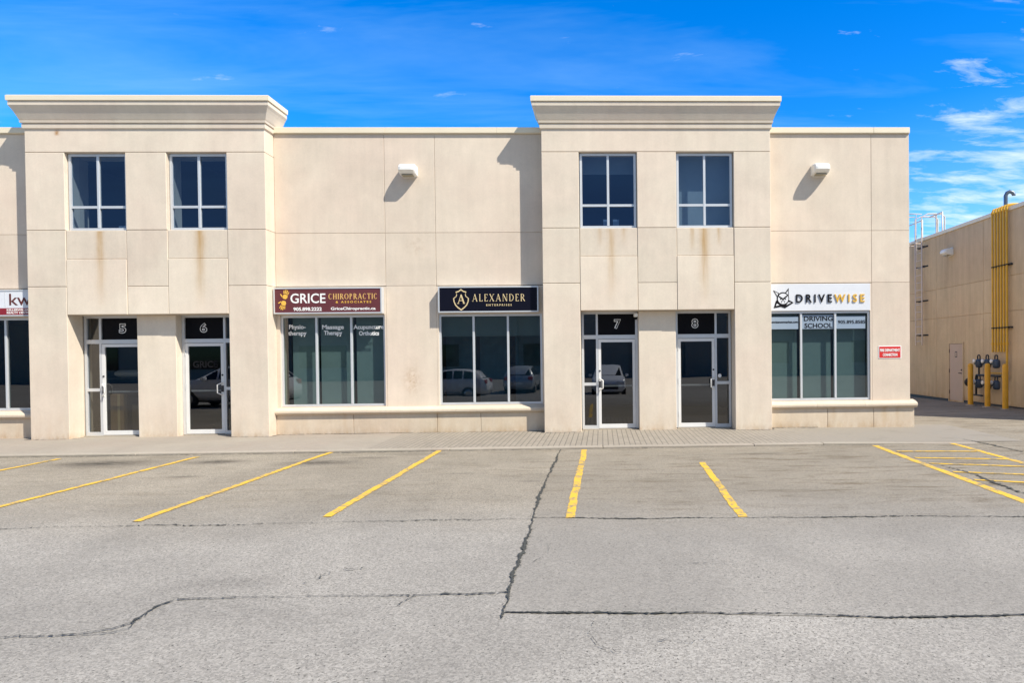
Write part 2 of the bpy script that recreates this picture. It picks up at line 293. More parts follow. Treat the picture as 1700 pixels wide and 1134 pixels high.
# ------------------------------------------------------------------ mesh helpers
class MB:
    def __init__(s): s.v = []; s.f = []; s.t = []; s.sm = []
    def add(s, vs, fs, tint=0.0, smooth=False):
        o = len(s.v); s.v += [tuple(q) for q in vs]
        for f in fs: s.f.append([o + i for i in f]); s.t.append(tint); s.sm.append(smooth)
        return s
    def box(s, x0, x1, y0, y1, z0, z1, tint=0.0):
        v = [(x, y, z) for x in (x0, x1) for y in (y0, y1) for z in (z0, z1)]
        return s.add(v, [(0, 1, 3, 2), (4, 6, 7, 5), (0, 4, 5, 1), (2, 3, 7, 6), (0, 2, 6, 4), (1, 5, 7, 3)], tint)
    def panel(s, x0, x1, z0, z1, y0, y1, b=.008, tint=None):
        """wall panel facing -Y with a chamfered arris"""
        if tint is None: tint = random.uniform(-.045, .045)
        v = [(x0 + b, y0, z0 + b), (x1 - b, y0, z0 + b), (x1 - b, y0, z1 - b), (x0 + b, y0, z1 - b)]
        v += [(x0, y0 + b, z0), (x1, y0 + b, z0), (x1, y0 + b, z1), (x0, y0 + b, z1)]
        v += [(x0, y1, z0), (x1, y1, z0), (x1, y1, z1), (x0, y1, z1)]
        f = [(0, 1, 2, 3)]
        for a in (0, 4):
            for i in range(4):
                j = (i + 1) % 4; f.append((a + i, a + 4 + i, a + 4 + j, a + j))
        f.append((11, 10, 9, 8)); return s.add(v, f, tint)
    def bbox(s, x0, x1, y0, y1, z0, z1, b=.01, tint=0.0):
        """box with all edges bevelled (octagonal in plan, chamfered top and bottom)"""
        def ring(i, z): return [(x0 + i + b, y0 + i, z), (x1 - i - b, y0 + i, z), (x1 - i, y0 + i + b, z), (x1 - i, y1 - i - b, z), (x1 - i - b, y1 - i, z), (x0 + i + b, y1 - i, z), (x0 + i, y1 - i - b, z), (x0 + i, y0 + i + b, z)]
        v = ring(b, z0) + ring(0, z0 + b) + ring(0, z1 - b) + ring(b, z1)
        f = [tuple(range(7, -1, -1)), tuple(range(24, 32))]
        for k in range(3):
            for i in range(8): j = (i + 1) % 8; f.append((8 * k + i, 8 * k + j, 8 * k + 8 + j, 8 * k + 8 + i))
        return s.add(v, f, tint)
    def tube(s, pts, r, n=10, cap=True, radii=None):
        pts = [Vector(p) for p in pts]; vs = []; fs = []
        up = Vector((0, 0, 1)); prev = None
        for i, p in enumerate(pts):
            d = (pts[min(i + 1, len(pts) - 1)] - pts[max(i - 1, 0)]).normalized()
            a = prev if prev is not None else (up if abs(d.z) < .9 else Vector((1, 0, 0)))
            u = (a - d * a.dot(d)).normalized(); w_ = d.cross(u); prev = u
            rr = radii[i] if radii else r
            vs += [tuple(p + (u * math.cos(2 * math.pi * k / n) + w_ * math.sin(2 * math.pi * k / n)) * rr) for k in range(n)]
        for i in range(len(pts) - 1):
            for k in range(n): fs.append((i * n + k, i * n + (k + 1) % n, (i + 1) * n + (k + 1) % n, (i + 1) * n + k))
        s.add(vs, fs, 0, True)
        if cap: s.add(vs[:n], [tuple(range(n - 1, -1, -1))]); s.add(vs[-n:], [tuple(range(n))])
        return s
    def lathe(s, cx, cy, cz, prof, n=20, axis='Z'):
        vs = []; fs = []
        for (r, h) in prof:
            for k in range(n):
                a = 2 * math.pi * k / n; u, v = r * math.cos(a), r * math.sin(a)
                vs.append((cx + u, cy + v, cz + h) if axis == 'Z' else ((cx + u, cy + h, cz + v) if axis == 'Y' else (cx + h, cy + u, cz + v)))
        m_ = len(prof)
        for i in range(m_ - 1):
            for k in range(n): fs.append((i * n + k, i * n + (k + 1) % n, (i + 1) * n + (k + 1) % n, (i + 1) * n + k))
        s.add(vs, fs, 0, True); s.add(vs[:n], [tuple(range(n - 1, -1, -1))]); s.add(vs[-n:], [tuple(range(n))]); return s
    def poly(s, pts, y, d=.004):
        """flat polygon in XZ facing -Y with a little thickness; pts counter-clockwise seen from the front"""
        a = sum(pts[i][0] * pts[(i + 1) % len(pts)][1] - pts[(i + 1) % len(pts)][0] * pts[i][1] for i in range(len(pts)))
        if a < 0: pts = pts[::-1]
        n = len(pts); v = [(x, y, z) for x, z in pts] + [(x, y + d, z) for x, z in pts]
        return s.add(v, [tuple(range(n))] + [((i + 1) % n, i, n + i, n + (i + 1) % n) for i in range(n)])
    def build(s, name, mat, parent=None, origin=None):
        o = Vector(origin) if origin else Vector((0, 0, 0))
        if parent is not None:
            o = Vector((0, 0, 0)); q = parent
            while q: o = o + q.location; q = q.parent
        me = bpy.data.meshes.new(name)
        me.from_pydata([(a - o.x, b - o.y, c - o.z) for a, b, c in s.v], [], s.f)
        me.polygons.foreach_set('use_smooth', s.sm)
        at = me.attributes.new('tint', 'FLOAT', 'FACE'); at.data.foreach_set('value', s.t)
        me.materials.append(M[mat] if isinstance(mat, str) else mat); me.update()
        ob = bpy.data.objects.new(name, me); C.objects.link(ob)
        if parent is not None: ob.parent = parent
        else: ob.location = o
        return ob
def tag(o, label=None, cat=None, group=None, kind=None):
    if label: o['label'] = label
    if cat: o['category'] = cat
    if group: o['group'] = group
    if kind: o['kind'] = kind
    return o
def empty(name, loc, label, cat, group=None):
    o = bpy.data.objects.new(name, None); C.objects.link(o); o.location = loc; o.empty_display_size = .2
    return tag(o, label, cat, group)
def copy_tree(o, parent=None):
    c = o.copy(); C.objects.link(c); c.parent = parent
    for ch in list(o.children): copy_tree(ch, c)
    return c
def text_mb(s, x0, x1, z0, z1, y, depth=.004, bold=0.0, resolution=3, space=1.0):
    """lettering fitted into the rectangle x0..x1, z0..z1 on the plane y (front face)"""
    cu = bpy.data.curves.new('lettering', 'FONT'); cu.body = s; cu.align_x = 'CENTER'; cu.extrude = .05; cu.offset = bold
    cu.resolution_u = resolution; cu.space_character = space
    ob = bpy.data.objects.new('lettering', cu); C.objects.link(ob)
    dg = bpy.context.evaluated_depsgraph_get(); dg.update()
    me = bpy.data.meshes.new_from_object(ob.evaluated_get(dg))
    xs = [v.co.x for v in me.vertices]; ys = [v.co.y for v in me.vertices]; a, b, c, d = min(xs), max(xs), min(ys), max(ys)
    m = MB(); m.add([(x0 + (v.co.x - a) / (b - a) * (x1 - x0), y + (depth if v.co.z < 0 else 0), z0 + (v.co.y - c) / (d - c) * (z1 - z0)) for v in me.vertices],
                    [tuple(p.vertices) for p in me.polygons])
    bpy.data.objects.remove(ob); bpy.data.curves.remove(cu); bpy.data.meshes.remove(me); return m
def merge(*ms):
    o = MB()
    for m in ms:
        k = len(o.v); o.v += m.v; o.f += [[i + k for i in f] for f in m.f]; o.t += m.t; o.sm += m.sm
    return o
def struct(o): o['kind'] = 'structure'; return o

# ------------------------------------------------------------------ ground
def LOTZ(y): return -.04
ys = [-400, -60, -19, -16.2, -13.5, -6, 4, 8, 14, 40, 400]; zs = [-.5, -.5, -.45, -.30, -.04, -.04, -.04, -.10, -.18, -.3, -.3]
xs = [-400, -60, -20, 0, 20, 60, 400]
g = MB(); g.add([(x, y, z) for y, z in zip(ys, zs) for x in xs], [(i * 7 + j, i * 7 + j + 1, i * 7 + 8 + j, i * 7 + 7 + j) for i in range(len(ys) - 1) for j in range(6)])
struct(g.build('asphalt_lot', 'asphalt'))
# newer asphalt patch, bounded by the two sealed seams
pp = [(-.83, -2.82), (-.84, -4.74), (-.86, -6.19), (-.81, -7.9), (-.78, -8.96), (-.76, -9.84), (-.73, -10.69), (.63, -10.78), (2.01, -10.93), (9.8, -10.95), (9.8, -2.6), (4.0, -2.78)]
m = MB(); m.add([(x, y, -.036) for x, y in pp], [tuple(range(len(pp)))]); struct(m.build('asphalt_patch', 'patch'))
m = MB(); m.box(-30, -4.7, -2.62, .4, -.06, -.002); struct(m.build('concrete_sidewalk', 'concrete'))
m = MB(); m.box(-4.7, 4.4, -2.62, .4, -.06, 0.0)
m.add([(4.4, -2.62, 0), (8.6, -2.62, -.037), (8.6, .4, -.037), (4.4, .4, 0)], [(0, 1, 2, 3)]); struct(m.build('paver_sidewalk', 'paver'))   # ramps down flush with the lot
kb = MB(); x = -30.0
while x < 4.3:
    x1 = min(x + 3.0, 4.4); kb.bbox(x, x1 - .006, -2.80, -2.625, -.1, .004, .012, random.uniform(-.06, .06)); x = x1
kb.add([(4.4, -2.80, .003), (7.6, -2.80, -.037), (7.6, -2.625, -.034), (4.4, -2.625, .003), (4.4, -2.80, -.05)], [(0, 1, 2, 3), (0, 4, 1)])
struct(kb.build('kerb', 'kerb'))

def crack(name, pts, wd, mat='soil', jit=.02, z=-.030, step=.022, gaps=.0, seed=1):
    rnd = random.Random(seed); P = [Vector((a, b, 0)) for a, b in pts]; path = []
    for a, b in zip(P[:-1], P[1:]):
        n = max(2, int((b - a).length / step))
        path += [a + (b - a) * (i / n) for i in range(n)]
    path.append(P[-1]); m = MB(); off = 0; low = 0; L = []
    for i, p in enumerate(path):
        d = (path[min(i + 1, len(path) - 1)] - path[max(i - 1, 0)]).normalized(); nrm = Vector((-d.y, d.x, 0))
        low = low * .93 + rnd.gauss(0, jit * .28); off = off * .4 + rnd.gauss(0, jit * .35)
        ww = max(.002, wd * (.35 + 1.2 * rnd.random() ** 2) * (1 + .5 * math.sin(i * .05 + seed)))
        c = p + nrm * (low + off)
        L.append((c + nrm * ww * .5, c - nrm * ww * .5))
    for i in range(len(L) - 1):
        if rnd.random() < gaps: continue
        a, b = L[i]; c, d = L[i + 1]; zz = z
        m.add([(a.x, a.y, zz), (b.x, b.y, zz), (d.x, d.y, zz), (c.x, c.y, zz)], [(0, 1, 2, 3)])
        if rnd.random() < .35:      # crumbled bits along the edge
            q = a + (a - b).normalized() * rnd.uniform(-.1, .45) * wd * (1 if rnd.random() < .5 else -2.2); k = rnd.uniform(.12, .35) * min(wd, .025); N = 5
            m.add([(q.x + k * math.cos(2.4 + u * 6.283 / N) * rnd.uniform(.6, 1.3), q.y + k * math.sin(2.4 + u * 6.283 / N) * rnd.uniform(.6, 1.3), zz + .0004) for u in range(N)], [tuple(range(N))])
    return struct(m.build(name, mat))
CR = [([(-11.5, -8.2), (-6.66, -8.11), (-5.92, -8.07), (-4.71, -8.10), (-3.59, -8.10), (-2.06, -8.05), (-.80, -8.09)], .016, .022, .12),
      ([(-.83, -2.85), (-.84, -4.74), (-.86, -6.19), (-.81, -7.9), (-.78, -8.96), (-.76, -9.84), (-.73, -10.44), (-.72, -10.80)], .033, .012, .0),
      ([(-.81, -8.03), (-.01, -8.14), (1.0, -8.18), (2.02, -8.23), (3.38, -8.25), (4.67, -8.36), (8, -8.45)], .026, .014, .03),
      ([(-.72, -10.69), (-.02, -10.74), (.63, -10.78), (1.27, -10.83), (1.68, -10.89), (2.01, -10.93), (2.51, -10.94), (6.5, -10.94)], .019, .008, .0),
      ([(-6.0, -10.9), (-4.08, -10.92), (-3.57, -10.92), (-3.40, -10.81), (-3.34, -10.74), (-3.37, -10.45), (-3.32, -10.32), (-3.2, -10.30), (-2.59, -10.31), (-2.08, -10.32), (-1.43, -10.32), (-.75, -10.31)], .014, .012, .03),
      ([(-3.55, -10.93), (-3.36, -10.90), (-3.29, -10.83), (-3.33, -10.60), (-3.36, -10.46)], .006, .012, .2),
      ([(-1.47, -10.34), (-1.52, -10.46), (-1.55, -10.59)], .008, .010, .2),
      ([(-.81, -8.71), (-.66, -8.87), (-.55, -9.08), (-.51, -9.32), (-.57, -9.5), (-.66, -9.61)], .006, .012, .25),
      ([(5.48, -5.2), (5.52, -6.05), (5.48, -6.7), (5.44, -7.4)], .05, .03, .1),
      ([(7.5, -2.3), (7.6, -3.27), (7.68, -4.5)], .04, .02, .15),
      ([(-.07, -10.83), (-.11, -11.03), (-.10, -11.14), (-.04, -11.28), (.06, -11.37), (.26, -11.39)], .004, .012, .45),
      ([(-2.45, -10.03), (-2.36, -9.82), (-2.30, -9.72), (-2.12, -9.73)], .014, .03, .35),
      ([(.62, -9.77), (.84, -9.72), (1.09, -9.79)], .006, .012, .5), ([(.35, -11.22), (.44, -11.18), (.52, -11.24), (.66, -11.22)], .012, .02, .3)]
for i, (pts, wd, jt, gp) in enumerate(CR):
    crack('pavement_crack', pts, wd, 'soil', jt, -.030 + .0005 * i, .02, gp, i + 3)
crack('grime_strip', [(-14, -2.815), (-8, -2.812), (-2, -2.816), (4, -2.812), (5.6, -2.815)], .035, 'grime', .010, -.0345, .04, .1, 40)
# grimy joint where the building meets the pavement
crack('grime_strip', [(-13.2, -.425), (-12.3, -.42), (-12.0, -.1)], .05, 'grime', .012, .003, .04, .05, 41)
crack('grime_strip', [(-8.7, -.42), (-7.63, -.43), (-7.6, -.11), (-5, -.10), (-1.4, -.10), (-1.4, -.43), (-.5, -.43)], .05, 'grime', .012, .004, .04, .05, 42)
crack('grime_strip', [(3.15, -.43), (4.04, -.43), (4.05, -.11), (5.2, -.115)], .05, 'grime', .012, .004, .04, .05, 43)

# ------------------------------------------------------------------ painted lines
def line(pts, wd, label, seed, group='yellow parking lines', name='parking_line', z=-.032):
    rnd = random.Random(seed); m = MB(); (ax, ay), (bx, by) = pts; d = Vector((bx - ax, by - ay, 0)); n = int(d.length / .06) + 2
    nr = Vector((-d.y, d.x, 0)).normalized(); L = []; wob = 0
    for i in range(n + 1):
        p = Vector((ax, ay, 0)) + d * (i / n); wob = wob * .9 + rnd.gauss(0, .003)
        L.append((p + nr * (wd * .5 * (1 + rnd.uniform(-.10, .06)) + wob), p - nr * (wd * .5 * (1 + rnd.uniform(-.10, .06)) - wob)))
    for (a, b), (c, e) in zip(L[:-1], L[1:]): m.add([(a.x, a.y, z), (b.x, b.y, z), (e.x, e.y, z), (c.x, c.y, z)], [(0, 1, 2, 3)])
    o = m.build(name, 'paint', origin=(ax, ay, z)); return tag(o, label, 'parking line', group)
line([(-10.2, -3.1), (-10.15, -8.0)], .105, 'short piece of yellow parking line at the far left edge of the photo', 1)
line([(-7.65, -3.1), (-7.68, -8.1)], .105, 'long yellow parking line running out from below door 6 and the left entrance bay', 2)
line([(-5.3, -2.6), (-5.36, -7.88)], .105, 'long yellow parking line starting below the right end of the maroon sign window', 3)
line([(-3.2, -2.62), (-3.23, -7.82)], .105, 'yellow parking line starting below the left end of the dark navy sign', 4)
line([(-.36, -2.92), (-.395, -8.08)], .105, 'yellow parking line right of the sealed seam, leading towards door 7', 5)
line([(1.69, -4.55), (1.575, -8.16)], .105, 'short yellow parking line with its far end worn away, in front of door 8', 6)
line([(5.36, -2.95), (5.15, -7.75)], .13, 'thick yellow line bounding the hatched no parking area on its left', 7)
line([(6.98, -2.72), (6.80, -7.6)], .12, 'yellow line bounding the hatched no parking area on its right', 8)
hz = ['farthest short yellow cross stripe of the hatched no parking area', 'second short yellow cross stripe from the building in the hatched area', 'middle yellow cross stripe of the hatched no parking area',
      'second nearest yellow cross stripe of the hatched no parking area', 'nearest yellow cross stripe of the hatched no parking area']
for i, (y0, y1) in enumerate([(-3.72, -3.86), (-4.45, -4.72), (-5.0, -5.45), (-5.75, -6.2), (-6.35, -6.95)]):
    line([(5.44 - .03 * i, y0), (6.86 - .02 * i, y1)], .09, hz[i], 20 + i, 'cross stripes of the hatched area', 'hatch_stripe', -.0285)

# ------------------------------------------------------------------ main building
B = empty('commercial_building', (0, 0, 0), 'long cream precast unit building with two corniced entrance bays and flat roof', 'building')
G = .012   # joint width
def core(m, x0, x1, z0, z1, y0, y1): m.box(x0, x1, y0, y1, z0, z1, -.10)
def rects(m, cells, yf, yb, inset=.022, G=.012, b=.007):
    """chamfered panels with real joints: panel in front, backing a little behind the joint"""
    for c in cells:
        x0, x1, z0, z1 = c[:4]; dy = c[4] if len(c) > 4 else 0; t = c[5] if len(c) > 5 else None
        m.panel(x0 + G / 2, x1 - G / 2, z0 + G / 2, z1 - G / 2, yf + dy, yf + inset + .02, b, t)
        core(m, x0, x1, z0, z1, yf + inset, yb)
def wing(x0, x1, cols, wins):
    m = MB(); cells = []
    for a, b in cols:
        wv = [q for q in wins if q[0] < (a + b) / 2 < q[1]]
        cells += [(a, b, 3.5, 4.76), (a, b, 4.76, 7.10)]
        if not wv: cells.append((a, b, .55, 3.5))
        else:
            wx0, wx1 = wv[0]
            m.box(a, b, 0.004, .3, 2.82, 3.5 - G)
            if wx0 - a > .02: m.box(a, wx0, 0.0, .3, .55, 2.82)
            if b - wx1 > .02: m.box(wx1, b, 0.0, .3, .55, 2.82)
            m.box(wx0, wx1, 0.0, .3, .55, .64)
    rects(m, cells, 0.0, .3, .016, .008, .0045)
    m.build('wing_wall', 'wing', B)
    c = MB(); x = x0
    while x < x1 - .01:
        e = min(x + 2.62, x1); c.bbox(x, e - .003, -.055, .32, 7.115, 7.25, .006); c.box(x, e, -.02, .3, 7.10, 7.12); x = e
    c.build('coping', 'cap', B)
wing(-26, -13.1, [(-26, -22.2), (-22.2, -18.4), (-18.4, -15.72), (-15.72, -13.1)], [(-15.66, -13.18)])
wing(-7.698, -1.36, [(-7.698, -5.12), (-5.12, -3.93), (-3.93, -1.36)], [(-7.62, -5.16), (-3.89, -1.43)])
wing(4.01, 7.52, [(4.01, 6.58), (6.58, 7.52)], [(4.02, 6.54)])
# base course and moulded sill
def base(x0, x1, joints, endcap=False, b0=-.07):
    m = MB(); js = [x0] + joints + [x1]
    for a, b in zip(js[:-1], js[1:]): m.panel(a + .004, b - .004, -.06, .455, -.075, .3, .006)
    if endcap: m.box(x1 - .2, x1 + .06, -.07, 16, -.06, .45)
    m.build('base_course', 'base', B)
    s = MB(); prof = [(-.09, .455), (-.135, .475), (-.155, .505), (-.155, .545), (-.135, .575), (-.085, .595), (-.03, .615), (.10, .640), (.10, .455)]
    js = [x0] + [x0 + (x1 - x0) * k / 3 for k in (1, 2)] + [x1]
    for a, b in zip(js[:-1], js[1:]):
        b_ = b - .004 if b != x1 else (b + .11 if endcap else b)
        n = len(prof); s.add([(a, y, z) for y, z in prof] + [(b_, y, z) for y, z in prof],
              [((i + 1) % n, i, n + i, n + (i + 1) % n) for i in range(n)] + [tuple(range(n)), tuple(range(2 * n - 1, n - 1, -1))], random.uniform(-.04, .04))
    if endcap: s.bbox(x1 - .1, x1 + .10, .11, 16, .455, .60, .03)
    s.build('sill', 'base', B)
base(-26, -13.1, [-22, -18, -15.7, -14.2]); base(-7.698, -1.36, [-5.9, -3.93, -2.9]); base(4.01, 7.52, [5.45, 6.58], True)

def glazing(x0, x1, z0, z1, y, xm, zm, fw, gmat, fd=.06):
    """aluminium window: frame, panes"""
    f = MB()
    f.box(x0, x0 + fw, y, y + fd, z0, z1); f.box(x1 - fw, x1, y, y + fd, z0, z1)
    f.box(x0 + fw, x1 - fw, y, y + fd, z1 - fw, z1); f.box(x0 + fw, x1 - fw, y, y + fd, z0, z0 + fw)
    zc = [z0 + fw] + [v for q in zm for v in (q - fw / 2, q + fw / 2)] + [z1 - fw]
    for xq in xm: f.bbox(xq - fw / 2, xq + fw / 2, y - .006, y + fd, z0 + fw + .001, z1 - fw - .001, .004)
    xc = [x0 + fw] + [v for q in xm for v in (q - fw / 2, q + fw / 2)] + [x1 - fw]
    for zq in zm:
        for a, b in zip(xc[::2], xc[1::2]): f.box(a, b, y, y + fd, zq - fw / 2, zq + fw / 2)
    fr = f.build('window', 'alu', B)
    gm = MB(); gy = y + fd * .55
    for a, b in zip(xc[::2], xc[1::2]):
        for c, d in zip(zc[::2], zc[1::2]): gm.add([(a, gy, c), (b, gy, c), (b, gy, d), (a, gy, d)], [(0, 1, 2, 3)])
    gm.build('pane', gmat, fr); return fr
W_KW = glazing(-15.66, -13.18, .645, 2.815, .05, [-14.83, -13.99], [], .05, 'glass')
W_MAR = glazing(-7.62, -5.16, .645, 2.815, .05, [-6.79, -5.97], [], .05, 'glass')
W_NAV = glazing(-3.89, -1.43, .645, 2.815, .05, [-3.07, -2.25], [], .05, 'glass')
W_DRV = glazing(4.02, 6.54, .645, 2.815, .03, [4.85, 5.69], [], .05, 'glass')
def shade(par, x0, x1, z0, z1, y, mat):
    m = MB(); m.box(x0, x1, y, y + .006, z0, z1); m.tube([(x0, y, z0), (x1, y, z0)], .014, 8); m.build('roller_shade', mat, par)
shade(W_MAR, -7.45, -6.83, .66, 2.86, .27, 'shade'); shade(W_MAR, -6.78, -6.0, .66, 2.86, .27, 'shade'); shade(W_MAR, -5.93, -5.12, .66, 2.86, .27, 'shade')
shade(W_NAV, -3.95, -1.4, 2.30, 2.86, .24, 'shadedark')
for a, b in ((3.95, 4.80), (4.87, 5.64), (5.71, 6.50)): shade(W_DRV, a, b, .66, 2.86, .22, 'shade')

# entrance bays
def bay(cx):
    x0, x1 = cx - 2.685, cx + 2.685; YF = -.4; m = MB()
    a, b, c, d, e, f = cx - 1.815, cx - .465, cx + .46, cx + 1.81, x0, x1
    wz0, wz1 = 4.78, 6.555
    # columns (full depth so their side faces carry the joints)
    for (p, q) in ((e, a), (d, f)):
        for (z0, z1) in ((-.06, 3.49), (3.49, wz0), (wz0, wz1)):
            m.panel(p + (G / 2 if p == d else 0), q - (G / 2 if q == a else 0), z0 + G / 2, z1 - G / 2, YF, .02, .008, (-.055 if z0 == 3.49 else .0) + random.uniform(-.02, .02))
        core(m, p + .02, q - .02, -.06, wz1, YF + .022, .3)
    rects(m, [(b, c, wz0, wz1, 0, .015), (b, c, 3.49, wz0, .004, -.065), (b, c, 2.845, 3.49, .004, .02)], YF, .12)
    for (p, q) in ((a, b), (c, d)):
        rects(m, [(p, q, 4.12, wz0, .012, -.055), (p, q, 2.845, 4.12, -.004, .03)], YF, .12)
    # frieze band
    m.panel(e, f, wz1 + G / 2, 7.12, YF, .02, .008, .01); core(m, e + .02, f - .02, wz1, 7.765, YF + .022, .3)
    # jambs of the window openings are the neighbouring cores; pier between the doors
    m.panel(cx - .445, cx + .445, -.06, 2.842, -.15, .2, .010)
    m.build('entrance_bay', 'precast', B)
    # cornice: profile (projection, z) swept round three sides
    def sweep(prof, mat, name):
        s = MB(); n = len(prof); yb = .28
        rings = [[(e - o, yb, z) for o, z in prof], [(e - o, YF - o, z) for o, z in prof], [(f + o, YF - o, z) for o, z in prof], [(f + o, yb, z) for o, z in prof]]
        for r0, r1 in zip(rings[:-1], rings[1:]): s.add(r0 + r1, [(i, i + 1, n + i + 1, n + i) for i in range(n - 1)])
        o, z = prof[-1]; s.add([(e - o, yb, z), (f + o, yb, z), (f + o, YF - o, z), (e - o, YF - o, z)], [(0, 3, 2, 1)])
        s.add([(e - o, yb, z) for o, z in prof] + [(f + o, yb, z) for o, z in prof], [(i, n + i, n + i + 1, i + 1) for i in range(n - 1)])
        s.build(name, mat, B)
    sweep([(0, 7.08), (.030, 7.095), (.035, 7.185), (.018, 7.195), (.018, 7.205), (.055, 7.212), (.062, 7.255), (.05, 7.262), (.065, 7.285), (.09, 7.35), (.122, 7.43), (.155, 7.50), (.182, 7.545), (.190, 7.56), (.192, 7.635), (.178, 7.645), (.178, 7.655), (.16, 7.66)], 'trim', 'cornice')
    sweep([(.15, 7.656), (.215, 7.659), (.218, 7.765), (.20, 7.78), (.0, 7.80)], 'cap', 'cornice_cap')
    # upper windows
    for (p, q) in ((a, b), (c, d)): 
        glazing(p + .015, q - .015, wz0 + .01, wz1 - .01, YF + .095, [(p + q) / 2], [5.325], .055, 'glassup')
    return cx
def entrance(cx, s, number, decal=None):
    """storefront: sidelight towards the bay's outer column, door towards the pier; s = -1 left of the pier, +1 right"""
    X = lambda u: cx + s * u
    def bx(m, u0, u1, y0, y1, z0, z1): m.box(min(X(u0), X(u1)), max(X(u0), X(u1)), y0, y1, z0, z1)
    y0, y1 = .05, .13; f = MB()
    bx(f, 1.755, 1.81, y0, y1, .02, 2.845); bx(f, 1.415, 1.465, y0, y1, .02, 2.79); bx(f, .45, .515, y0, y1, .02, 2.845)
    bx(f, .515, 1.755, y0, y1, 2.79, 2.845); bx(f, .515, 1.415, y0, y1, 2.19, 2.285); bx(f, 1.465, 1.755, y0, y1, 2.19, 2.285)
    bx(f, 1.465, 1.755, y0, y1, 1.065, 1.135); bx(f, 1.465, 1.755, y0, y1, .02, .10)
    fr = f.build('entrance', 'alu', B)
    t = MB(); bx(t, .515, 1.415, .085, .095, 2.285, 2.79); t.build('transom_panel', 'black', fr)
    q = MB(); gy = .09
    for (z0, z1) in ((.10, 1.065), (1.135, 2.19), (2.285, 2.79)):
        q.add([(X(1.465), gy, z0), (X(1.755), gy, z0), (X(1.755), gy, z1), (X(1.465), gy, z1)], [(0, 1, 2, 3)])
    q.build('sidelight', 'glassdoor', fr)
    n = text_mb(number, X(.94) - .085, X(.94) + .085, 2.43, 2.665, .078, .006, .065)
    n2 = text_mb(number, X(.94) - .068, X(.94) + .068, 2.447, 2.648, .074, .003, .0)
    n.build('unit_number', 'vinyl', fr); n2.build('number_inlay', 'black', fr)
    st_ = MB(); bx(st_, .5, 1.8, -.02, .2, -.02, .02); st_.build('threshold', 'kerb', fr)
    d = MB(); ya, yb = .055, .10
    bx(d, .52, .585, ya, yb, .03, 2.18); bx(d, 1.345, 1.41, ya, yb, .03, 2.18); bx(d, .585, 1.345, ya, yb, 2.11, 2.18); bx(d, .585, 1.345, ya, yb, .03, .13)
    do = d.build('door', 'aluwhite', B)
    gl = MB(); gl.add([(X(.585), .08, .13), (X(1.345), .08, .13), (X(1.345), .08, 2.11), (X(.585), .08, 2.11)], [(0, 1, 2, 3)]); gl.build('door_glass', 'glassdoor', do)
    h = MB(); hx = X(1.375); h.tube([(hx, .055, .96), (hx, .0, .96), (hx + -s * .02, -.02, .975), (hx - s * .07, -.03, 1.0), (hx - s * .07, -.03, 1.19), (hx - s * .02, -.02, 1.215), (hx, 0, 1.23), (hx, .055, 1.23)], .014, 8); h.build('handle', 'white', do)
    k = MB(); k.lathe(X(1.378), .056, 1.42, [(.022, 0), (.022, -.012), (.012, -.016)], 12, 'Y'); k.build('lock', 'iron', do)
    k = MB(); bx(k, 1.35, 1.405, .045, .056, 1.02, 1.17); k.build('lock_plate', 'iron', do)
    pb = MB(); bx(pb, .6, 1.33, .13, .16, 1.03, 1.07); pb.build('push_bar', 'alu', do)
    for z in (.35, 1.15, 1.95): hg = MB(); hg.tube([(X(.522), .05, z - .06), (X(.522), .05, z + .06)], .012, 8); hg.build('hinge', 'alu', do)
    cl = MB(); bx(cl, .55, .72, .11, .16, 2.10, 2.16); cl.build('door_closer', 'iron', do)
    return fr, do
BAY1, BAY2 = -10.385, 1.325
for cx in (BAY1, BAY2): bay(cx)
_, d5 = entrance(BAY1, -1, '5'); _, d6 = entrance(BAY1, 1, '6'); _, d7 = entrance(BAY2, -1, '7'); _, d8 = entrance(BAY2, 1, '8')
# blinds in the upper windows of the right bay
def upshade(x0, x1, z0, z1, y, mat): m = MB(); m.box(x0, x1, y, y + .005, z0, z1); m.build('upper_blind', mat, B)
upshade(1.70, 3.2, 4.7, 6.7, .02, 'shade')
upshade(-.55, .95, 6.15, 6.7, .05, 'shadedark')
# black faded hand-and-name decal inside door 6 glass
t = text_mb('GRICE', -9.70, -9.12, 1.60, 1.76, .070, .003, .02); t.build('door_decal', 'blackletter', d6)
# shell and rooms
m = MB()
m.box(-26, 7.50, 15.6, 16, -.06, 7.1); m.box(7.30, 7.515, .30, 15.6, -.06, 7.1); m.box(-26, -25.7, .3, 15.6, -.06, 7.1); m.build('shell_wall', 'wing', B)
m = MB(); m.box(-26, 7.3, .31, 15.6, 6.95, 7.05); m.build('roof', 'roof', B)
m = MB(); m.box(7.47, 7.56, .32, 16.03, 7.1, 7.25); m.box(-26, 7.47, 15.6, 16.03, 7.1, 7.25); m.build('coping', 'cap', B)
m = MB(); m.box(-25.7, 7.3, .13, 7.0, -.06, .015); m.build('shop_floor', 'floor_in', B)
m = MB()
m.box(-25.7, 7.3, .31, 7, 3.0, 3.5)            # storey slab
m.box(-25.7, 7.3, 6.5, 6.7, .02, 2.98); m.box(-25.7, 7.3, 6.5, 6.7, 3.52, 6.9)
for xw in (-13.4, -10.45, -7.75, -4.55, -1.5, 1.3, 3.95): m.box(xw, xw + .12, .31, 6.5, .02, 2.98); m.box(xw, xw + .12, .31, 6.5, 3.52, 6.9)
m.box(-25.7, 7.3, .31, 7, 6.85, 6.93); m.build('interior_partition', 'dark', B)

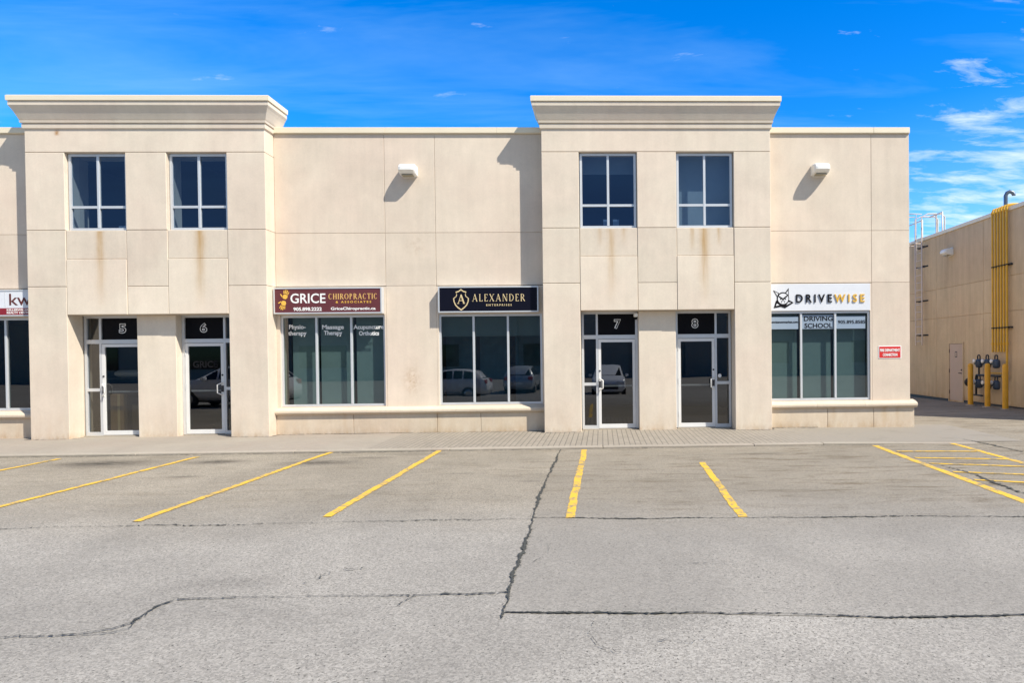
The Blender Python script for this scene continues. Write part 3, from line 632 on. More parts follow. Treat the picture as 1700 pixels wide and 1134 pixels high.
# ------------------------------------------------------------------ lettering with thick and thin strokes (roman capitals)
def roman(word, x0, x1, z0, z1, y, gap=.22, k=1.0):
    Wd = dict(A=.9, L=.62, E=.62, X=.85, N=.88, D=.82, R=.78, C=.8, H=.85, I=.3, O=.95, P=.68, T=.75)
    T, S = .17 * k, .07 * k
    def st(ax, ay, bx, by, w_): 
        d = Vector((bx - ax, by - ay)); n = Vector((-d.y, d.x)).normalized() * w_ / 2
        return [(ax + n.x, ay + n.y), (bx + n.x, by + n.y), (bx - n.x, by - n.y), (ax - n.x, ay - n.y)]
    def arc(cx, cy, rx, ry, a0, a1):
        o = []; N = 14
        for i in range(N):
            q0, q1 = R(a0 + (a1 - a0) * i / N), R(a0 + (a1 - a0) * (i + 1) / N); qs = []
            for q in (q0, q1):
                w_ = S + (T - S) * abs(math.cos(q)); qs.append(((cx + rx * math.cos(q), cy + ry * math.sin(q)), (cx + (rx - w_) * math.cos(q), cy + (ry - w_ * .7) * math.sin(q))))
            o.append([qs[0][0], qs[1][0], qs[1][1], qs[0][1]])
        return o
    def serif(x, y, w_=.26): return st(x - w_ / 2, y, x + w_ / 2, y, S * .8)
    def glyph(c):
        W = Wd[c]; s = []
        if c == 'A': s = [st(.08, 0, W / 2, 1, S), st(W / 2 - .02, 1, W - .1, 0, T), st(.2, .34, W - .22, .34, S), serif(.08, .03), serif(W - .1, .03)]
        if c == 'L': s = [st(.14, 0, .14, 1, T), st(.1, .04, W, .04, S), st(W - .03, 0, W - .03, .22, S), serif(.14, .97)]
        if c == 'E': s = [st(.14, 0, .14, 1, T), st(.1, .04, W, .04, S), st(.1, .96, W - .04, .96, S), st(.1, .52, W - .14, .52, S), st(W - .03, 0, W - .03, .2, S), st(W - .06, .8, W - .06, 1, S)]
        if c == 'X': s = [st(.1, 1, W - .1, 0, T), st(.08, 0, W - .08, 1, S), serif(.1, .03), serif(W - .1, .03), serif(.12, .97), serif(W - .1, .97)]
        if c == 'N': s = [st(.1, 0, .1, 1, S), st(W - .1, 0, W - .1, 1, S), st(.12, 1, W - .12, 0, T), serif(.1, .03), serif(W - .1, .97)]
        if c == 'D': s = [st(.14, 0, .14, 1, T)] + arc(.22, .5, W - .22, .5, -90, 90)
        if c in 'RP': s = [st(.14, 0, .14, 1, T), serif(.14, .03)] + arc(.22, .74, W - .34, .26, -90, 90) + ([st(.36, .48, W - .02, 0, T)] if c == 'R' else [])
        if c == 'C': s = arc(W / 2, .5, W / 2, .5, 45, 315)
        if c == 'O': s = arc(W / 2, .5, W / 2, .5, 0, 360)
        if c == 'H': s = [st(.14, 0, .14, 1, T), st(W - .14, 0, W - .14, 1, T), st(.14, .5, W - .14, .5, S)] + [serif(q, r_) for q in (.14, W - .14) for r_ in (.03, .97)]
        if c == 'I': s = [st(.15, 0, .15, 1, T), serif(.15, .03), serif(.15, .97)]
        if c == 'T': s = [st(W / 2, 0, W / 2, 1, T), st(0, .96, W, .96, S), st(.03, .8, .03, 1, S), st(W - .03, .8, W - .03, 1, S), serif(W / 2, .03)]
        return s, W
    tot = sum(Wd[c] for c in word) + gap * (len(word) - 1); kx = (x1 - x0) / tot; kz = z1 - z0; m = MB(); cur = 0; j = 0
    for c in word:
        gl, W = glyph(c)
        for s in gl: m.poly([(x0 + (cur + a) * kx, z0 + b * kz) for a, b in s], y - .0002 * (j % 7), .003); j += 1
        cur += W + gap
    return m

# ------------------------------------------------------------------ signs
def signbox(name, x0, x1, z0, z1, face, label, depth=.18):
    s = empty(name, ((x0 + x1) / 2, -depth, z0), label, 'sign'); e = .028; m = MB(); yf = -depth
    m.box(x0, x1, yf + .02, -.003, z0, z1)
    m.box(x0, x0 + e, yf, yf + .02, z0, z1); m.box(x1 - e, x1, yf, yf + .02, z0, z1); m.box(x0 + e, x1 - e, yf, yf + .02, z0, z0 + e); m.box(x0 + e, x1 - e, yf, yf + .02, z1 - e, z1)
    m.build('sign_case', 'alu', s)
    f = MB(); f.box(x0 + e, x1 - e, yf + .010, yf + .018, z0 + e, z1 - e); f.build('sign_face', face, s)
    return s, yf + .006
def hand(m, cx, cz, r, y, flip, rot):
    """splayed hand print: palm and five separate fingers"""
    def P(u, v):
        v = -v if flip else v; c, s_ = math.cos(rot), math.sin(rot); return (cx + r * (u * c - v * s_), cz + r * (u * s_ + v * c))
    m.poly([P(u, v) for u, v in [(-.62, -.55), (-.2, -.8), (.35, -.75), (.66, -.25), (.60, .35), (.2, .52), (-.35, .5), (-.68, .1)]], y)
    for (a, b, c, d, w_) in [(-.52, .62, -.72, 1.45, .13), (-.18, .7, -.26, 1.75, .14), (.16, .7, .22, 1.72, .14), (.50, .55, .68, 1.35, .12), (-.8, -.35, -1.38, .25, .15)]:
        n = Vector((-(d - b), c - a)).normalized() * w_
        m.poly([P(a + n.x, b + n.y), P(c + n.x * .9, d + n.y * .9), P(c + (c - a) * .12, d + (d - b) * .12), P(c - n.x * .9, d - n.y * .9), P(a - n.x, b - n.y)], y)
S1, y = signbox('shop_sign', -7.67, -5.165, 2.845, 3.455, 'maroon', 'maroon sign box with a yellow hand print above the left shop window')
hm = MB(); hand(hm, -7.40, 3.255, .084, y, False, R(-16)); hand(hm, -7.44, 3.085, .084, y - .0005, True, R(-16)); hm.build('hand_emblem', 'yellowink', S1)
text_mb('GRICE', -7.28, -6.47, 3.09, 3.32, y, .004, .012).build('lettering', 'vinyl', S1)
roman('CHIROPRACTIC', -6.40, -5.265, 3.178, 3.312, y, .2, 1.15).build('lettering', 'orangeink', S1)
text_mb('& ASSOCIATES', -6.235, -5.41, 3.088, 3.138, y, .004, .02, 3, 1.5).build('lettering', 'yellowink', S1)
text_mb('905.898.2222', -7.215, -6.56, 2.91, 2.995, y, .004, .03).build('lettering', 'vinyl', S1)
text_mb('GriceChiropractic.ca', -6.35, -5.31, 2.905, 2.995, y, .004, .025).build('lettering', 'vinyl', S1)

S2, y = signbox('shop_sign', -3.845, -1.49, 2.845, 3.455, 'navy', 'dark navy sign box with a gold shield and pale gold capitals')
def shield(cx, cz, k):
    R_ = [(0, .70), (.16, .58), (.36, .52), (.30, .36), (.34, .22), (.52, .08), (.50, -.14), (.40, -.38), (.24, -.56), (0, -.74)]
    return [(cx + k * a, cz + k * b) for a, b in R_] + [(cx - k * a, cz + k * b) for a, b in R_[-2:0:-1]]
sm = MB(); o1, o2 = shield(-3.31, 3.150, .355), shield(-3.31, 3.150, .308); n = len(o1)
for i in range(n): j = (i + 1) % n; sm.poly([o1[i], o1[j], o2[j], o2[i]], y)
sm = merge(sm, roman('A', -3.395, -3.22, 3.05, 3.265, y)); sm.build('shield_emblem', 'gold', S2)
roman('ALEXANDER', -3.045, -1.81, 3.10, 3.275, y, .30, .8).build('lettering', 'gold', S2)
text_mb('ENTERPRISES', -2.72, -2.12, 2.99, 3.038, y, .004, .02, 3, 1.6).build('lettering', 'gold', S2)

S3, y = signbox('shop_sign', -15.7, -13.13, 2.845, 3.455, 'signwhite', 'white sign box with a red band, half hidden by the left entrance bay')
m = MB(); m.box(-15.67, -13.16, y - .003, y + .003, 2.875, 3.03); m.build('red_band', 'kwred', S3)
text_mb('kw', -13.69, -13.20, 3.095, 3.365, y, .004, .004).build('lettering', 'rustletter', S3)
m = MB(); m.box(-13.785, -13.778, y - .001, y + .004, 3.06, 3.42); m.build('divider', 'alu', S3)
text_mb('KELLERWILLIAMS', -13.745, -13.165, 2.965, 3.012, y - .006, .003, .03).build('lettering', 'vinyl', S3)
text_mb('REALTY CENTRES', -13.745, -13.165, 2.90, 2.947, y - .006, .003, .03).build('lettering', 'vinyl', S3)

S4 = empty('shop_sign', (5.3, -.03, 2.83), 'flat pale grey sign panel with an owl emblem and raised black and gold capitals', 'sign')
m = MB(); m.bbox(4.06, 6.535, -.022, -.002, 2.825, 3.475, .003); m.build('sign_panel', 'signwhite', S4)
text_mb('DRIVE', 4.715, 5.59, 3.025, 3.22, -.045, .02, .012, 3, 1.45).build('raised_letters', 'blackletter', S4)
text_mb('WISE', 5.65, 6.39, 3.025, 3.22, -.045, .02, .012, 3, 1.45).build('raised_letters', 'wisegold', S4)
ox, oz = 4.395, 3.125; q = -.030
om = MB(); om.poly([(ox + .150 * math.cos(R(a)), oz + .155 * math.sin(R(a))) for a in range(0, 360, 20)], q, .006)
om.poly([(ox - .235, oz + .20), (ox - .10, oz + .135), (ox - .13, oz + .02)], q, .006); om.poly([(ox + .14, oz + .255), (ox + .14, oz + .06), (ox + .045, oz + .13)], q, .006)
om.poly([(ox - .17, oz - .05), (ox - .225, oz - .23), (ox - .05, oz - .20), (ox + .05, oz - .235), (ox + .26, oz - .10), (ox + .15, oz - .04)], q + .001, .005); om.build('owl_emblem', 'blackletter', S4)
om = MB(); q -= .003
om.poly([(ox + .003 + .128 * math.cos(R(a)), oz - .005 + .130 * math.sin(R(a))) for a in range(0, 360, 20)], q, .004)
om.poly([(ox - .20, oz + .165), (ox - .125, oz + .125), (ox - .135, oz + .06)], q, .004); om.poly([(ox + .125, oz + .19), (ox + .122, oz + .09), (ox + .075, oz + .13)], q, .004)
om.poly([(ox - .15, oz - .12), (ox - .175, oz - .18), (ox - .09, oz - .16)], q - .001, .004); om.poly([(ox + .08, oz - .16), (ox + .2, oz - .10), (ox + .13, oz - .09)], q - .001, .004)
om.build('owl_face', 'signwhite', S4)
om = MB(); q -= .004
om.poly([(ox - .115, oz + .075), (ox, oz + .005), (ox, oz - .03), (ox - .10, oz + .03)], q, .003); om.poly([(ox + .115, oz + .095), (ox, oz + .005), (ox, oz - .03), (ox + .10, oz + .04)], q, .003)
om.poly([(ox - .022, oz - .01), (ox + .022, oz - .01), (ox, oz - .075)], q - .001, .003)
for sx in (-1, 1):
    om.poly([(ox + sx * .055 + .02 * math.cos(R(a)), oz - .012 + .016 * math.sin(R(a))) for a in range(0, 360, 45)], q, .003)
    om.poly([(ox + sx * .03, oz - .06), (ox + sx * .05, oz - .055), (ox + sx * .035, oz - .115)], q, .003)
om.build('owl_features', 'blackletter', S4)

S5 = empty('fire_sign', (7.0, -.01, 1.63), 'small red and white fire connection plate on the cream wall near the corner', 'sign')
m = MB(); m.bbox(6.735, 7.30, -.008, 0.0, 1.645, 1.955, .002); m.build('plate', 'vinyl', S5)
m = MB(); m.box(6.755, 7.28, -.011, -.007, 1.662, 1.936); m.build('red_field', 'red', S5)
text_mb('FIRE DEPARTMENT', 6.772, 7.263, 1.812, 1.882, -.015, .003, .035).build('lettering', 'vinyl', S5)
text_mb('CONNECTION', 6.84, 7.20, 1.70, 1.77, -.015, .003, .035).build('lettering', 'vinyl', S5)

# window vinyls (parts of the windows they are stuck to)
gy = .05 + .033 - .006
def vin(s, x0, x1, z0, z1, par, mat='vinyl', yy=gy, b=.024): text_mb(s, x0, x1, z0, z1, yy, .002, b).build('window_lettering', mat, par)
def px(px_): return (px_ - 1000.0)
vin('Physio-', -7.445, -7.055, 2.465, 2.600, W_MAR); vin('therapy', -7.465, -7.035, 2.315, 2.450, W_MAR)
vin('Massage', -6.665, -6.155, 2.455, 2.590, W_MAR); vin('Therapy', -6.625, -6.195, 2.315, 2.450, W_MAR)
vin('Acupuncture', -5.925, -5.215, 2.450, 2.585, W_MAR); vin('Orthotics', -5.80, -5.325, 2.330, 2.435, W_MAR)
gy = .03 + .033 - .006
for (a, b) in ((4.05, 4.79), (4.885, 5.655), (5.725, 6.44)):
    m = MB(); m.box(a, b, gy - .002, gy + .002, 2.385, 2.725 if a < 5.7 and a > 4.5 else 2.69); m.build('window_film', 'film', W_DRV)
vin('drivewisenewmarket.com', 4.04, 4.78, 2.53, 2.59, W_DRV, 'blackletter', gy - .006)
vin('DRIVING', 4.925, 5.64, 2.575, 2.695, W_DRV, 'blackletter', gy - .006, .02); vin('SCHOOL', 4.94, 5.63, 2.405, 2.525, W_DRV, 'blackletter', gy - .006, .02)
vin('905.895.8585', 5.765, 6.44, 2.505, 2.59, W_DRV, 'blackletter', gy - .006, .016)

# ------------------------------------------------------------------ wall lights
def wallpack(name, loc, label, mat='white'):
    r = empty(name, loc, label, 'wall light', 'box shaped wall lights'); x, y, z = loc
    b = MB(); prof = [(0, .0), (-.10, .0), (-.24, .03), (-.335, .09), (-.335, .155), (-.29, .225), (-.20, .255), (0, .265)]
    n = len(prof); hw = .19; rings = []
    for u, k in ((-hw, .82), (-hw + .025, .97), (-hw + .06, 1.0), (hw - .06, 1.0), (hw - .025, .97), (hw, .82)):
        rings.append([(x + u, y + p_ * k if p_ else y, z + .13 + (q_ - .13) * k) for p_, q_ in prof])
    vs = [p_ for r_ in rings for p_ in r_]; fs = [(i * n + j, i * n + (j + 1) % n, (i + 1) * n + (j + 1) % n, (i + 1) * n + j) for i in range(5) for j in range(n)]
    fs += [tuple(range(n - 1, -1, -1)), tuple(range(5 * n, 6 * n))]; b.add(vs, fs); b.build('housing', mat, r)
    l = MB(); l.box(x - .13, x + .13, y - .22, y - .06, z - .012, z + .012); l.build('lens', 'lens', r)
    p = MB(); p.box(x - .14, x + .14, y - .02, y - .002, z - .02, z + .29); p.build('back_plate', mat, r); return r
wp = wallpack('wall_light', (-4.52, 0, 6.08), 'white box wall light high on the wall above the maroon and navy signs')
w2 = copy_tree(wp); w2.location = (5.29, 0, 6.08); w2['label'] = 'white box wall light high on the wall above the owl sign panel'
w3 = copy_tree(wp); w3.location = (13.2, 8.35, 5.40); w3.rotation_euler = (0, 0, R(-90)); w3['label'] = 'grey shaded wall light on the tan side wall above the steel door'

# ------------------------------------------------------------------ tan building at the right
T = empty('side_building', (13.2, 0, 0), 'tan concrete side building across the alley, its wall in shade', 'building')
XW = 13.2
m = MB(); ycuts = [-.4, 2.2, 6.3, 9.4, 12.5, 16, 20, 26, 34]; zc = [-.4, 3.08, 4.22, 6.32]
def sidepanel(m, y0, y1, z0, z1, b=.008):
    g_ = .005; y0 += g_; y1 -= g_; z0 += g_; z1 -= g_; x0 = XW
    v = [(x0, y1 - b, z0 + b), (x0, y0 + b, z0 + b), (x0, y0 + b, z1 - b), (x0, y1 - b, z1 - b), (x0 + b, y1, z0), (x0 + b, y0, z0), (x0 + b, y0, z1), (x0 + b, y1, z1)]
    v += [(x0 + .04, a, c) for _, a, c in v[4:8]]
    m.add(v, [(0, 1, 2, 3)] + [(a + i, a + 4 + i, a + 4 + (i + 1) % 4, a + (i + 1) % 4) for a in (0, 4) for i in range(4)], random.uniform(-.05, .05))
for a, b in zip(ycuts[:-1], ycuts[1:]):
    for c, d in zip(zc[:-1], zc[1:]): sidepanel(m, a, b, c, d)
m.box(XW + .02, 45, -.39, 34, -.4, 6.31, -.08); m.build('side_wall', 'tan', T)
m = MB(); m.box(XW - .05, XW + .3, -.45, 34, 6.315, 6.44); m.box(XW + .3, 45, -.45, -.1, 6.315, 6.44); m.build('coping', 'cap', T)
m = MB(); m.box(XW + .3, 45, -.1, 34, 6.26, 6.33); m.build('roof', 'roof', T)
# steel door
m = MB(); y0, y1, zt, zb = 7.55, 8.45, 2.07, -.05
m.box(XW - .03, XW + .02, y0 - .06, y0, zb - .1, zt + .06); m.box(XW - .03, XW + .02, y1, y1 + .06, zb - .1, zt + .06); m.box(XW - .03, XW + .02, y0, y1, zt, zt + .06)
fr = m.build('door_frame', 'tan', T)
m = MB(); m.box(XW - .012, XW + .01, y0 + .008, y1 - .012, zb, zt - .012); dr = m.build('steel_door', 'doorpaint', T)
m = MB(); m.tube([(XW - .012, y0 + .08, .98), (XW - .07, y0 + .08, .98), (XW - .07, y0 + .19, .98)], .014, 8); m.lathe(XW - .012, y0 + .08, 1.10, [(.03, 0), (.03, -.02), (.015, -.025)], 10, 'X'); m.build('handle', 'iron', dr)
m = MB(); m.box(XW - .014, XW - .011, 7.93, 8.07, 1.56, 1.78); m.build('notice', 'iron', dr)
m = MB(); m.box(XW - .016, XW - .013, 7.955, 8.045, 1.59, 1.75); m.build('notice_centre', 'doorpaint', dr)
m = MB(); m.box(XW - .010, XW + .015, y0, y1, zt - .012, zt); m.box(XW - .010, XW + .015, y1 - .012, y1, zb, zt - .012); 
m.build('hinge_gap', 'iron', dr)
for z in (.25, 1.05, 1.8): m = MB(); m.tube([(XW - .02, y1 - .005, z - .07), (XW - .02, y1 - .005, z + .07)], .014, 8); m.build('hinge', 'iron', dr)
m = MB(); m.box(XW - .02, XW + .02, -.39, 7.49, -.3, -.02 + .02); m.box(XW - .02, XW + .02, 8.51, 34, -.5, -.02); m.build('damp_course', 'iron', T)

# roof ladder
LD = empty('roof_ladder', (XW - .2, 10.4, 2.05), 'thin steel roof ladder with guard rails fixed to the tan side wall', 'ladder')
xl = XW - .2; ya, yb = 10.13, 10.66
for yy in (ya, yb): m = MB(); m.tube([(xl, yy, 2.05), (xl, yy, 7.25), (xl + .25, yy, 7.36), (xl + .8, yy, 7.36), (xl + .95, yy, 7.25), (xl + .95, yy, 6.4)], .026, 8); m.build('rail', 'ladder', LD)
z = 2.2
while z < 6.5: m = MB(); m.tube([(xl, ya, z), (xl, yb, z)], .013, 6); m.build('rung', 'ladder', LD); z += .30
for z in (2.45, 3.85, 5.25, 6.05):
    m = MB()
    for yy in (ya, yb): m.tube([(xl, yy, z), (XW, yy, z)], .022, 6)
    m.box(XW - .012, XW, ya - .12, yb + .12, z - .03, z + .03)
    m.build('wall_bracket', 'iron', LD)
m = MB()
for z in (6.15, 7.35): m.tube([(xl, yb, z), (xl - .25, yb + .06, z), (xl - .55, yb + .05, z), (xl - .68, (ya + yb) / 2, z), (xl - .55, ya - .05, z), (xl - .25, ya - .06, z), (xl, ya, z)], .018, 6)
for (dx, yy) in ((-.25, yb + .06), (-.55, yb + .05), (-.68, (ya + yb) / 2), (-.55, ya - .05), (-.25, ya - .06)): m.tube([(xl + dx, yy, 5.4 if dx > -.6 else 5.55), (xl + dx, yy, 7.36)], .014, 6)
m.tube([(XW + .12, 9.15, 6.4), (XW + .12, 9.15, 7.22), (XW + .12, 10.1, 7.22)], .03, 8); m.tube([(XW + .12, 9.6, 6.4), (XW + .12, 9.6, 7.22)], .03, 8)
m.tube([(XW + .12, 10.7, 6.4), (XW + .12, 10.7, 7.22), (XW + .12, 11.9, 7.22), (XW + .12, 11.9, 6.4)], .03, 8)
m.build('guard_rail', 'ladder', LD)

# gas risers, meters, bollards
GP = 'six yellow gas pipes up the tan wall'
proto = None
for i in range(6):
    yy = 5.60 - .150 * i; zb = (1.75, 1.75, 1.75, 1.75, 1.75, .88)[i]
    r = empty('gas_pipe', (XW - .12, yy, zb), ('thin yellow gas pipe, %s of the six running up the tan wall' % ('leftmost', 'second from left', 'third from left', 'third from right', 'second from right', 'rightmost and longest')[i]), 'gas pipe', GP)
    m = MB(); m.tube([(XW - .12, yy, zb), (XW - .12, yy, 6.42), (XW - .08, yy, 6.50), (XW + .1, yy, 6.53), (XW + 1.6, yy, 6.53)], .033, 10); m.build('pipe', 'gaspipe', r)
    for z in (2.02, 6.36): m = MB(); m.lathe(XW - .12, yy, z, [(.045, -.04), (.045, .04)], 10); m.build('coupling', 'gaspipe', r)
    for z in (2.55, 4.58): m = MB(); m.lathe(XW - .12, yy, z, [(.043, -.02), (.043, .02)], 10); m.build('pipe_clamp', 'iron', r)
for z, lb in ((2.55, 'lower'), (4.58, 'upper')):
    m = MB(); m.box(XW - .075, XW, 4.72, 5.70, z - .03, z + .03); tag(m.build('strut_bracket', 'iron', origin=(XW, 5.2, z)), '%s dark strut clamping the six yellow gas pipes to the tan wall' % lb, 'bracket', 'pipe struts')
GM = 'gas meters on the manifold'
ml = ['top left gas meter of the two rows behind the yellow bollards', 'top middle gas meter, in the gap between two yellow bollards', 'top right gas meter, partly behind the right yellow bollard',
      'lower left gas meter, mostly behind the middle yellow bollard', 'lower middle gas meter, hanging under the dark manifold pipe', 'lower right gas meter, mostly behind the right yellow bollard']
def meter(y, z, label):
    r = empty('gas_meter', (XW - .3, y, z), label, 'gas meter', GM); x = XW - .3
    m = MB(); m.lathe(x, y, z, [(.05, .04), (.095, .06), (.115, .11), (.115, .26), (.095, .31), (.05, .34)], 14); m.build('meter_body', 'meter', r)
    m = MB(); m.lathe(x - .12, y + .03, z + .27, [(.055, .0), (.07, -.03), (.07, -.05), (.04, -.06)], 14, 'X'); m.build('dial', 'aluwhite', r)
    m = MB(); m.tube([(x, y - .06, z + .34), (x, y - .06, z + .43), (x, y - .03, z + .47), (x, y + .05, z + .47), (x, y + .08, z + .43), (x, y + .08, z + .33)], .022, 8); m.lathe(x - .02, y + .15, z + .22, [(.06, .02), (.075, .0), (.075, -.03), (.04, -.05)], 12, 'X')
    m.build('regulator', 'iron', r); return r
g0 = meter(6.08, 1.18, ml[0])
for i, (yy, zz) in enumerate([(5.60, 1.18), (5.12, 1.18), (6.08, .48), (5.60, .46), (5.12, .48)]):
    c = copy_tree(g0); c.location = (XW - .3, yy, zz); c['label'] = ml[i + 1]
MF = empty('gas_manifold', (XW - .2, 5.5, .25), 'dark gas manifold pipe with a round valve between the meters', 'pipework')
m = MB(); x = XW - .2
m.tube([(x, 6.42, .28), (x, 6.42, .92), (x, 6.38, .96), (x, 4.95, .96)], .035, 10); m.tube([(x, 6.25, .96), (x, 6.25, 1.5)], .03, 8); m.tube([(x, 6.55, .26), (x, 6.05, .26)], .03, 8); m.build('manifold_pipe', 'iron', MF)
m = MB(); m.tube([(x, 4.97, .96), (x, 4.86, .94), (XW - .12, 4.85, .88)], .04, 8); m.tube([(x + .03, 5.9, 1.05), (x + .03, 5.0, 1.05)], .02, 8); m.build('yellow_tee', 'gaspipe', MF)
m = MB(); m.tube([(x, 6.42, .70), (x - .08, 6.55, .70)], .03, 8); m.lathe(x - .15, 6.62, .70, [(.05, .06), (.13, .04), (.15, 0), (.13, -.04), (.05, -.06)], 16, 'Y'); m.build('valve', 'iron', MF)
BL = ['yellow bollard nearest the steel door, standing apart from the gas meters', 'middle yellow bollard in front of the left gas meters', 'scuffed yellow bollard in front of the right gas meters']
b0 = empty('bollard', (12.6, 6.08, -.06), BL[0], 'bollard', 'yellow bollards guarding the gas meters')
m = MB(); m.lathe(12.6, 6.08, -.06, [(.085, -.05), (.085, 1.36), (.075, 1.40), (.045, 1.425), (.01, 1.435)], 20); m.build('post', 'bollard', b0)
m = MB(); m.lathe(12.6, 6.08, -.06, [(.16, -.03), (.15, .015), (.09, .025)], 16); m.build('footing', 'concrete', b0)
for i, (yy) in enumerate((5.12, 4.20)):
    c = copy_tree(b0); c.location = (12.6, yy, -.045); c['label'] = BL[i + 1]
VT = empty('roof_vent', (14.2, 6.5, 6.3), 'shiny galvanised gooseneck vent pipe on the tan roof above the yellow pipes', 'vent pipe')
m = MB(); m.tube([(14.12, 6.5, 6.3), (14.12, 6.5, 7.20), (14.16, 6.48, 7.29), (14.24, 6.46, 7.33), (14.33, 6.44, 7.29), (14.37, 6.43, 7.20)], .065, 14, False); m.build('duct', 'galv', VT)
m = MB(); m.lathe(14.12, 6.5, 6.33, [(.2, 0), (.12, .12)], 14); m.build('flashing_collar', 'galv', VT)
m = MB(); m.lathe(14.372, 6.43, 7.19, [(.055, 0), (.055, .01)], 14); m.build('vent_mouth', 'iron', VT)

shade(W_NAV, -3.95, -3.2, .1, 2.86, .95, 'curtain'); shade(W_NAV, -3.1, -2.35, .1, 2.86, .98, 'curtain'); shade(W_NAV, -2.2, -1.4, .1, 2.86, .95, 'curtain')
m = MB(); m.lathe(2.86, .083, 1.27, [(.045, 0), (.045, -.003)], 16, 'Y'); m.build('sticker', 'vinyl', [o for o in B.children if o.name.startswith('entrance') and 'bay' not in o.name][-1])
sc_ = empty('security_camera', (.82, -.10, 2.72), 'small white security camera under the lintel at the right of door 7', 'camera')
m = MB(); m.bbox(.77, .87, -.16, -.02, 2.70, 2.80, .02); m.build('housing', 'white', sc_)
m = MB(); m.lathe(.82, -.10, 2.64, [(.012, 0), (.035, .02), (.045, .06)], 14); m.build('dome', 'blackletter', sc_)
m = MB(); m.bbox(-11.22, -10.98, -.12, .0, 4.785, 4.93, .006); tag(m.build('paper_box', 'white', origin=(-11.1, -.06, 4.785)), 'small white box standing inside the leftmost upper window', 'box')
for (a, b), lb in zip(((.05, .20), (.28, .46)), ('left', 'right')):
    r = empty('picture_frame', ((a + b) / 2, -.05, 4.785), '%s one of two pale picture frames inside the upper window over door 7' % lb, 'picture frame', 'picture frames in the upper window')
    m = MB(); m.bbox(a, b, -.06, -.04, 4.785, 5.06, .004); m.build('frame', 'iron', r)
    m = MB(); m.box(a + .02, b - .02, -.066, -.061, 4.805, 5.04); m.build('picture', 'film', r)

# ------------------------------------------------------------------ things inside door 5
CB = 'cardboard boxes behind the glass of door 5'
def carton(x0, x1, y0, y1, z0, z1, label):
    r = empty('cardboard_box', ((x0 + x1) / 2, (y0 + y1) / 2, z0), label, 'box', CB)
    m = MB(); m.bbox(x0, x1, y0, y1, z0, z1, .006); m.build('carton', 'cardboard', r)
    m = MB(); m.box((x0 + x1) / 2 - .03, (x0 + x1) / 2 + .03, y0 - .002, y0 - .0005, z0 + .02, z1 - .01); m.build('tape', 'gold', r)
carton(-11.85, -11.45, .35, .75, .02, .98, 'tall brown cardboard box standing inside the glass of door 5')
carton(-11.38, -11.02, .40, .72, .02, .72, 'smaller brown cardboard box standing inside door 5, right of the tall one')
m = MB(); m.bbox(-11.85, -11.2, .45, .7, 1.38, 1.55, .05); tag(m.build('white_bundle', 'white', origin=(-11.5, .55, 1.38)), 'pale rolled bundle lying on a shelf inside door 5', 'bundle')
m = MB(); m.box(-11.95, -10.7, .42, .8, 1.33, 1.37); m.box(-11.95, -11.91, .42, .8, .02, 1.33); m.box(-10.74, -10.7, .42, .8, .02, 1.33); tag(m.build('shelf', 'iron', origin=(-11.3, .6, .02)), 'dark shelf behind the glass of door 5', 'shelf')

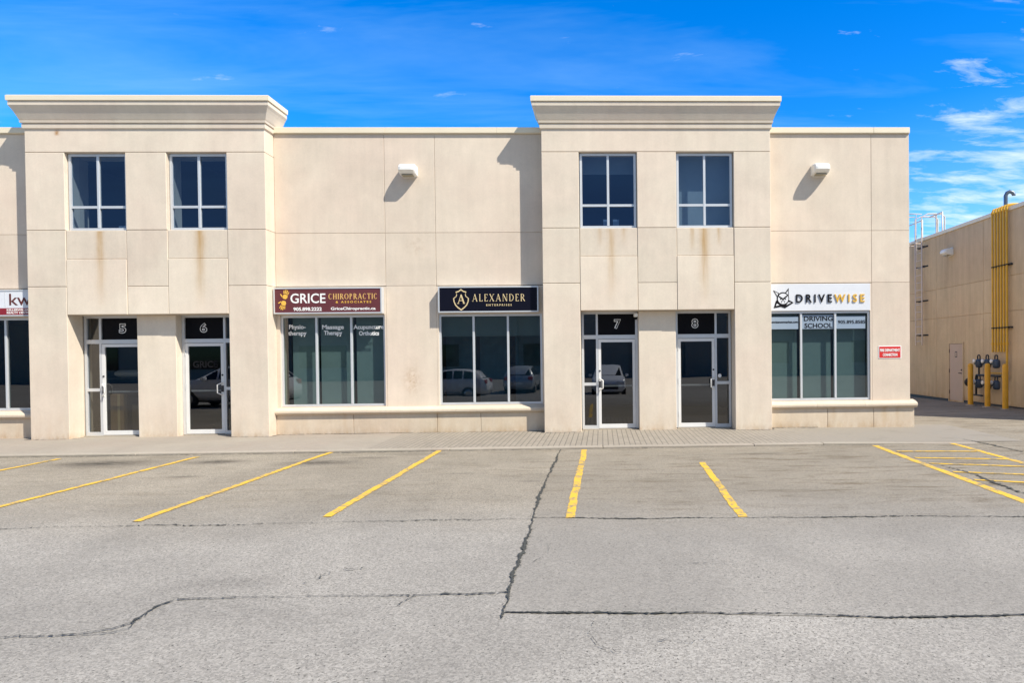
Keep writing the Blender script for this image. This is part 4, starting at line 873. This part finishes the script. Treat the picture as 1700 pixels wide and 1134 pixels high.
# ------------------------------------------------------------------ across the lot: parked cars and the facing building (mirrored in the glass)
def car(name, loc, rot, mat, label, L=4.5, H=1.62, hatch=True):
    r = empty(name, (0, 0, 0), label, 'car', 'cars parked across the lot'); hw = .90
    prof = [(-L / 2, .62), (-L / 2 + .06, .84), (-L / 2 + .5, .98), (-L / 2 + 1.15, 1.06), (-L / 2 + 1.95, H - .06), (-L / 2 + 2.5, H), (L / 2 - 1.2, H - .02), (L / 2 - .55, H - .12), (L / 2 - .18, 1.05), (L / 2 - .02, .8), (L / 2, .6)]
    rings = []
    for i, (x, zt) in enumerate(prof):
        e = 1.0 if 1 < i < len(prof) - 2 else .90; belt = min(zt - .02, 1.03); top = zt > 1.2
        rings.append([(x, -hw * .86 * e, .27), (x, -hw * e, .45), (x, -hw * e, .75), (x, -hw * .96 * e, belt), (x, -hw * (.74 if top else .88) * e, zt - (.05 if top else .005)), (x, -hw * .4, zt), (x, hw * .4, zt),
                      (x, hw * (.74 if top else .88) * e, zt - (.05 if top else .005)), (x, hw * .96 * e, belt), (x, hw * e, .75), (x, hw * e, .45), (x, hw * .86 * e, .27)])
    n = 12; m = MB(); m.add([p for q in rings for p in q], [(i * n + j, i * n + (j + 1) % n, (i + 1) * n + (j + 1) % n, (i + 1) * n + j) for i in range(len(prof) - 1) for j in range(n)] + [tuple(range(n - 1, -1, -1)), tuple(range((len(prof) - 1) * n, len(prof) * n))], 0, True)
    m.build('body', mat, r)
    def quad(mm, a, b, c, d, o): # shrink toward centre, push outward
        P = [Vector(q) for q in (a, b, c, d)]; ce = sum(P, Vector()) / 4; nrm = (P[1] - P[0]).cross(P[3] - P[0]).normalized()
        if nrm.dot(ce - Vector((0, 0, .8))) < 0: nrm = -nrm
        mm.add([tuple(ce + (p - ce) * .88 + nrm * o) for p in P], [(0, 1, 2, 3)])
    for side in (3, 7):
        mm = MB()
        for i in (4, 5, 6): quad(mm, rings[i][side], rings[i + 1][side], rings[i + 1][side + 1], rings[i][side + 1], .006)
        mm.add([tuple(Vector(rings[3][side if side == 3 else 8]) + Vector((.2, (-.008 if side == 3 else .008), .02))), tuple(Vector(rings[4][side if side == 3 else 8]) + Vector((-.03, (-.008 if side == 3 else .008), .03))), tuple(Vector(rings[4][4 if side == 3 else 7]) + Vector((-.05, (-.008 if side == 3 else .008), -.04)))], [(0, 1, 2)])
        mm.build('side_window', 'carglass', r)
    mm = MB(); quad(mm, rings[3][4], rings[3][7], rings[4][7], rings[4][4], .008); mm.build('windscreen', 'carglass', r)
    mm = MB(); quad(mm, rings[7][4], rings[7][7], rings[8][7], rings[8][4], .008); mm.build('rear_window', 'carglass', r)
    for sx in (-L / 2 + .88, L / 2 - .92):
        for sy in (-1, 1):
            y0 = sy * (hw - .2); mm = MB(); mm.lathe(sx, y0, .33, [(.33, 0), (.345, sy * .04), (.345, sy * .17), (.31, sy * .215)], 22, 'Y'); wh = mm.build('wheel', 'rubber', r)
            mm = MB(); mm.lathe(sx, y0, .33, [(.21, sy * .20), (.20, sy * .222), (.05, sy * .218)], 16, 'Y'); mm.build('rim', 'rim', wh)
    for sy in (-1, 1):
        mm = MB(); mm.bbox(-L / 2 + .0, -L / 2 + .25, sy * .62 - .2, sy * .62 + .2, .70, .84, .03); mm.build('headlight', 'lamp', r)
        mm = MB(); mm.bbox(L / 2 - .2, L / 2 - .02, sy * .70 - .14, sy * .70 + .14, .78, 1.0, .03); mm.build('tail_light', 'tail', r)
        mm = MB(); mm.bbox(-L / 2 + 1.45, -L / 2 + 1.62, sy * 1.0 - .09, sy * 1.0 + .09, 1.02, 1.16, .03); mm.build('wing_mirror', mat, r)
    mm = MB(); mm.box(-L / 2 - .008, -L / 2 + .06, -.5, .5, .40, .66); mm.build('grille', 'iron', r)
    mm = MB(); mm.box(-L / 2 + .1, L / 2 - .1, -hw * .85, hw * .85, .2, .29); mm.build('underbody', 'iron', r)
    mm = MB(); mm.box(-L / 2 - .004, -L / 2 + .02, -.26, .26, .33, .43); mm.box(L / 2 - .02, L / 2 + .006, -.26, .26, .55, .66); mm.build('number_plate', 'white', r)
    r.location = loc; r.rotation_euler = (0, 0, R(rot)); return r
def zl(y): return -.04 if y > -13.5 else (-.30 if y > -17 else -.45)
car('parked_car', (.35, -20.2, -.45), -90, 'carwhite', 'white suv with dark grille mirrored in the glass of door 7', 4.6, 1.66)
car('parked_car', (-14.2, -9.6, -.04), 0, 'carwhite', 'white hatchback side on, mirrored large in the glass of door 6', 4.3, 1.58)
car('parked_car', (-7.9, -17.5, -.42), 0, 'carwhite', 'white small car mirrored low in the left panes under the navy sign', 4.2, 1.55)
car('parked_car', (-4.9, -24.0, -.47), 90, 'carsilver', 'silver crossover seen from behind, mirrored in the right pane under the navy sign', 4.5, 1.62)
O = empty('facing_building', (0, -48, -.5), 'long shaded unit building across the lot, mirrored darkly in the shop glass', 'building')
m = MB()
m.box(-60, 60, -60, -48, -.6, 6.9)
for k in range(-5, 6): m.box(k * 11 - 2.7, k * 11 + 2.7, -47.998, -47.6, -.6, 7.6)
m.build('wall', 'shopgrey', O)
m = MB()
for k in range(-5, 6): m.box(k * 11 - 2.95, k * 11 + 2.95, -48.2, -47.4, 7.6, 7.85)
m.build('cornice', 'cap', O)
for k in range(-5, 6):
    m = MB(); m.box(k * 11 + 3.2, k * 11 + 7.8, -47.995, -47.95, .7, 2.9); m.build('window', 'carglass', O)
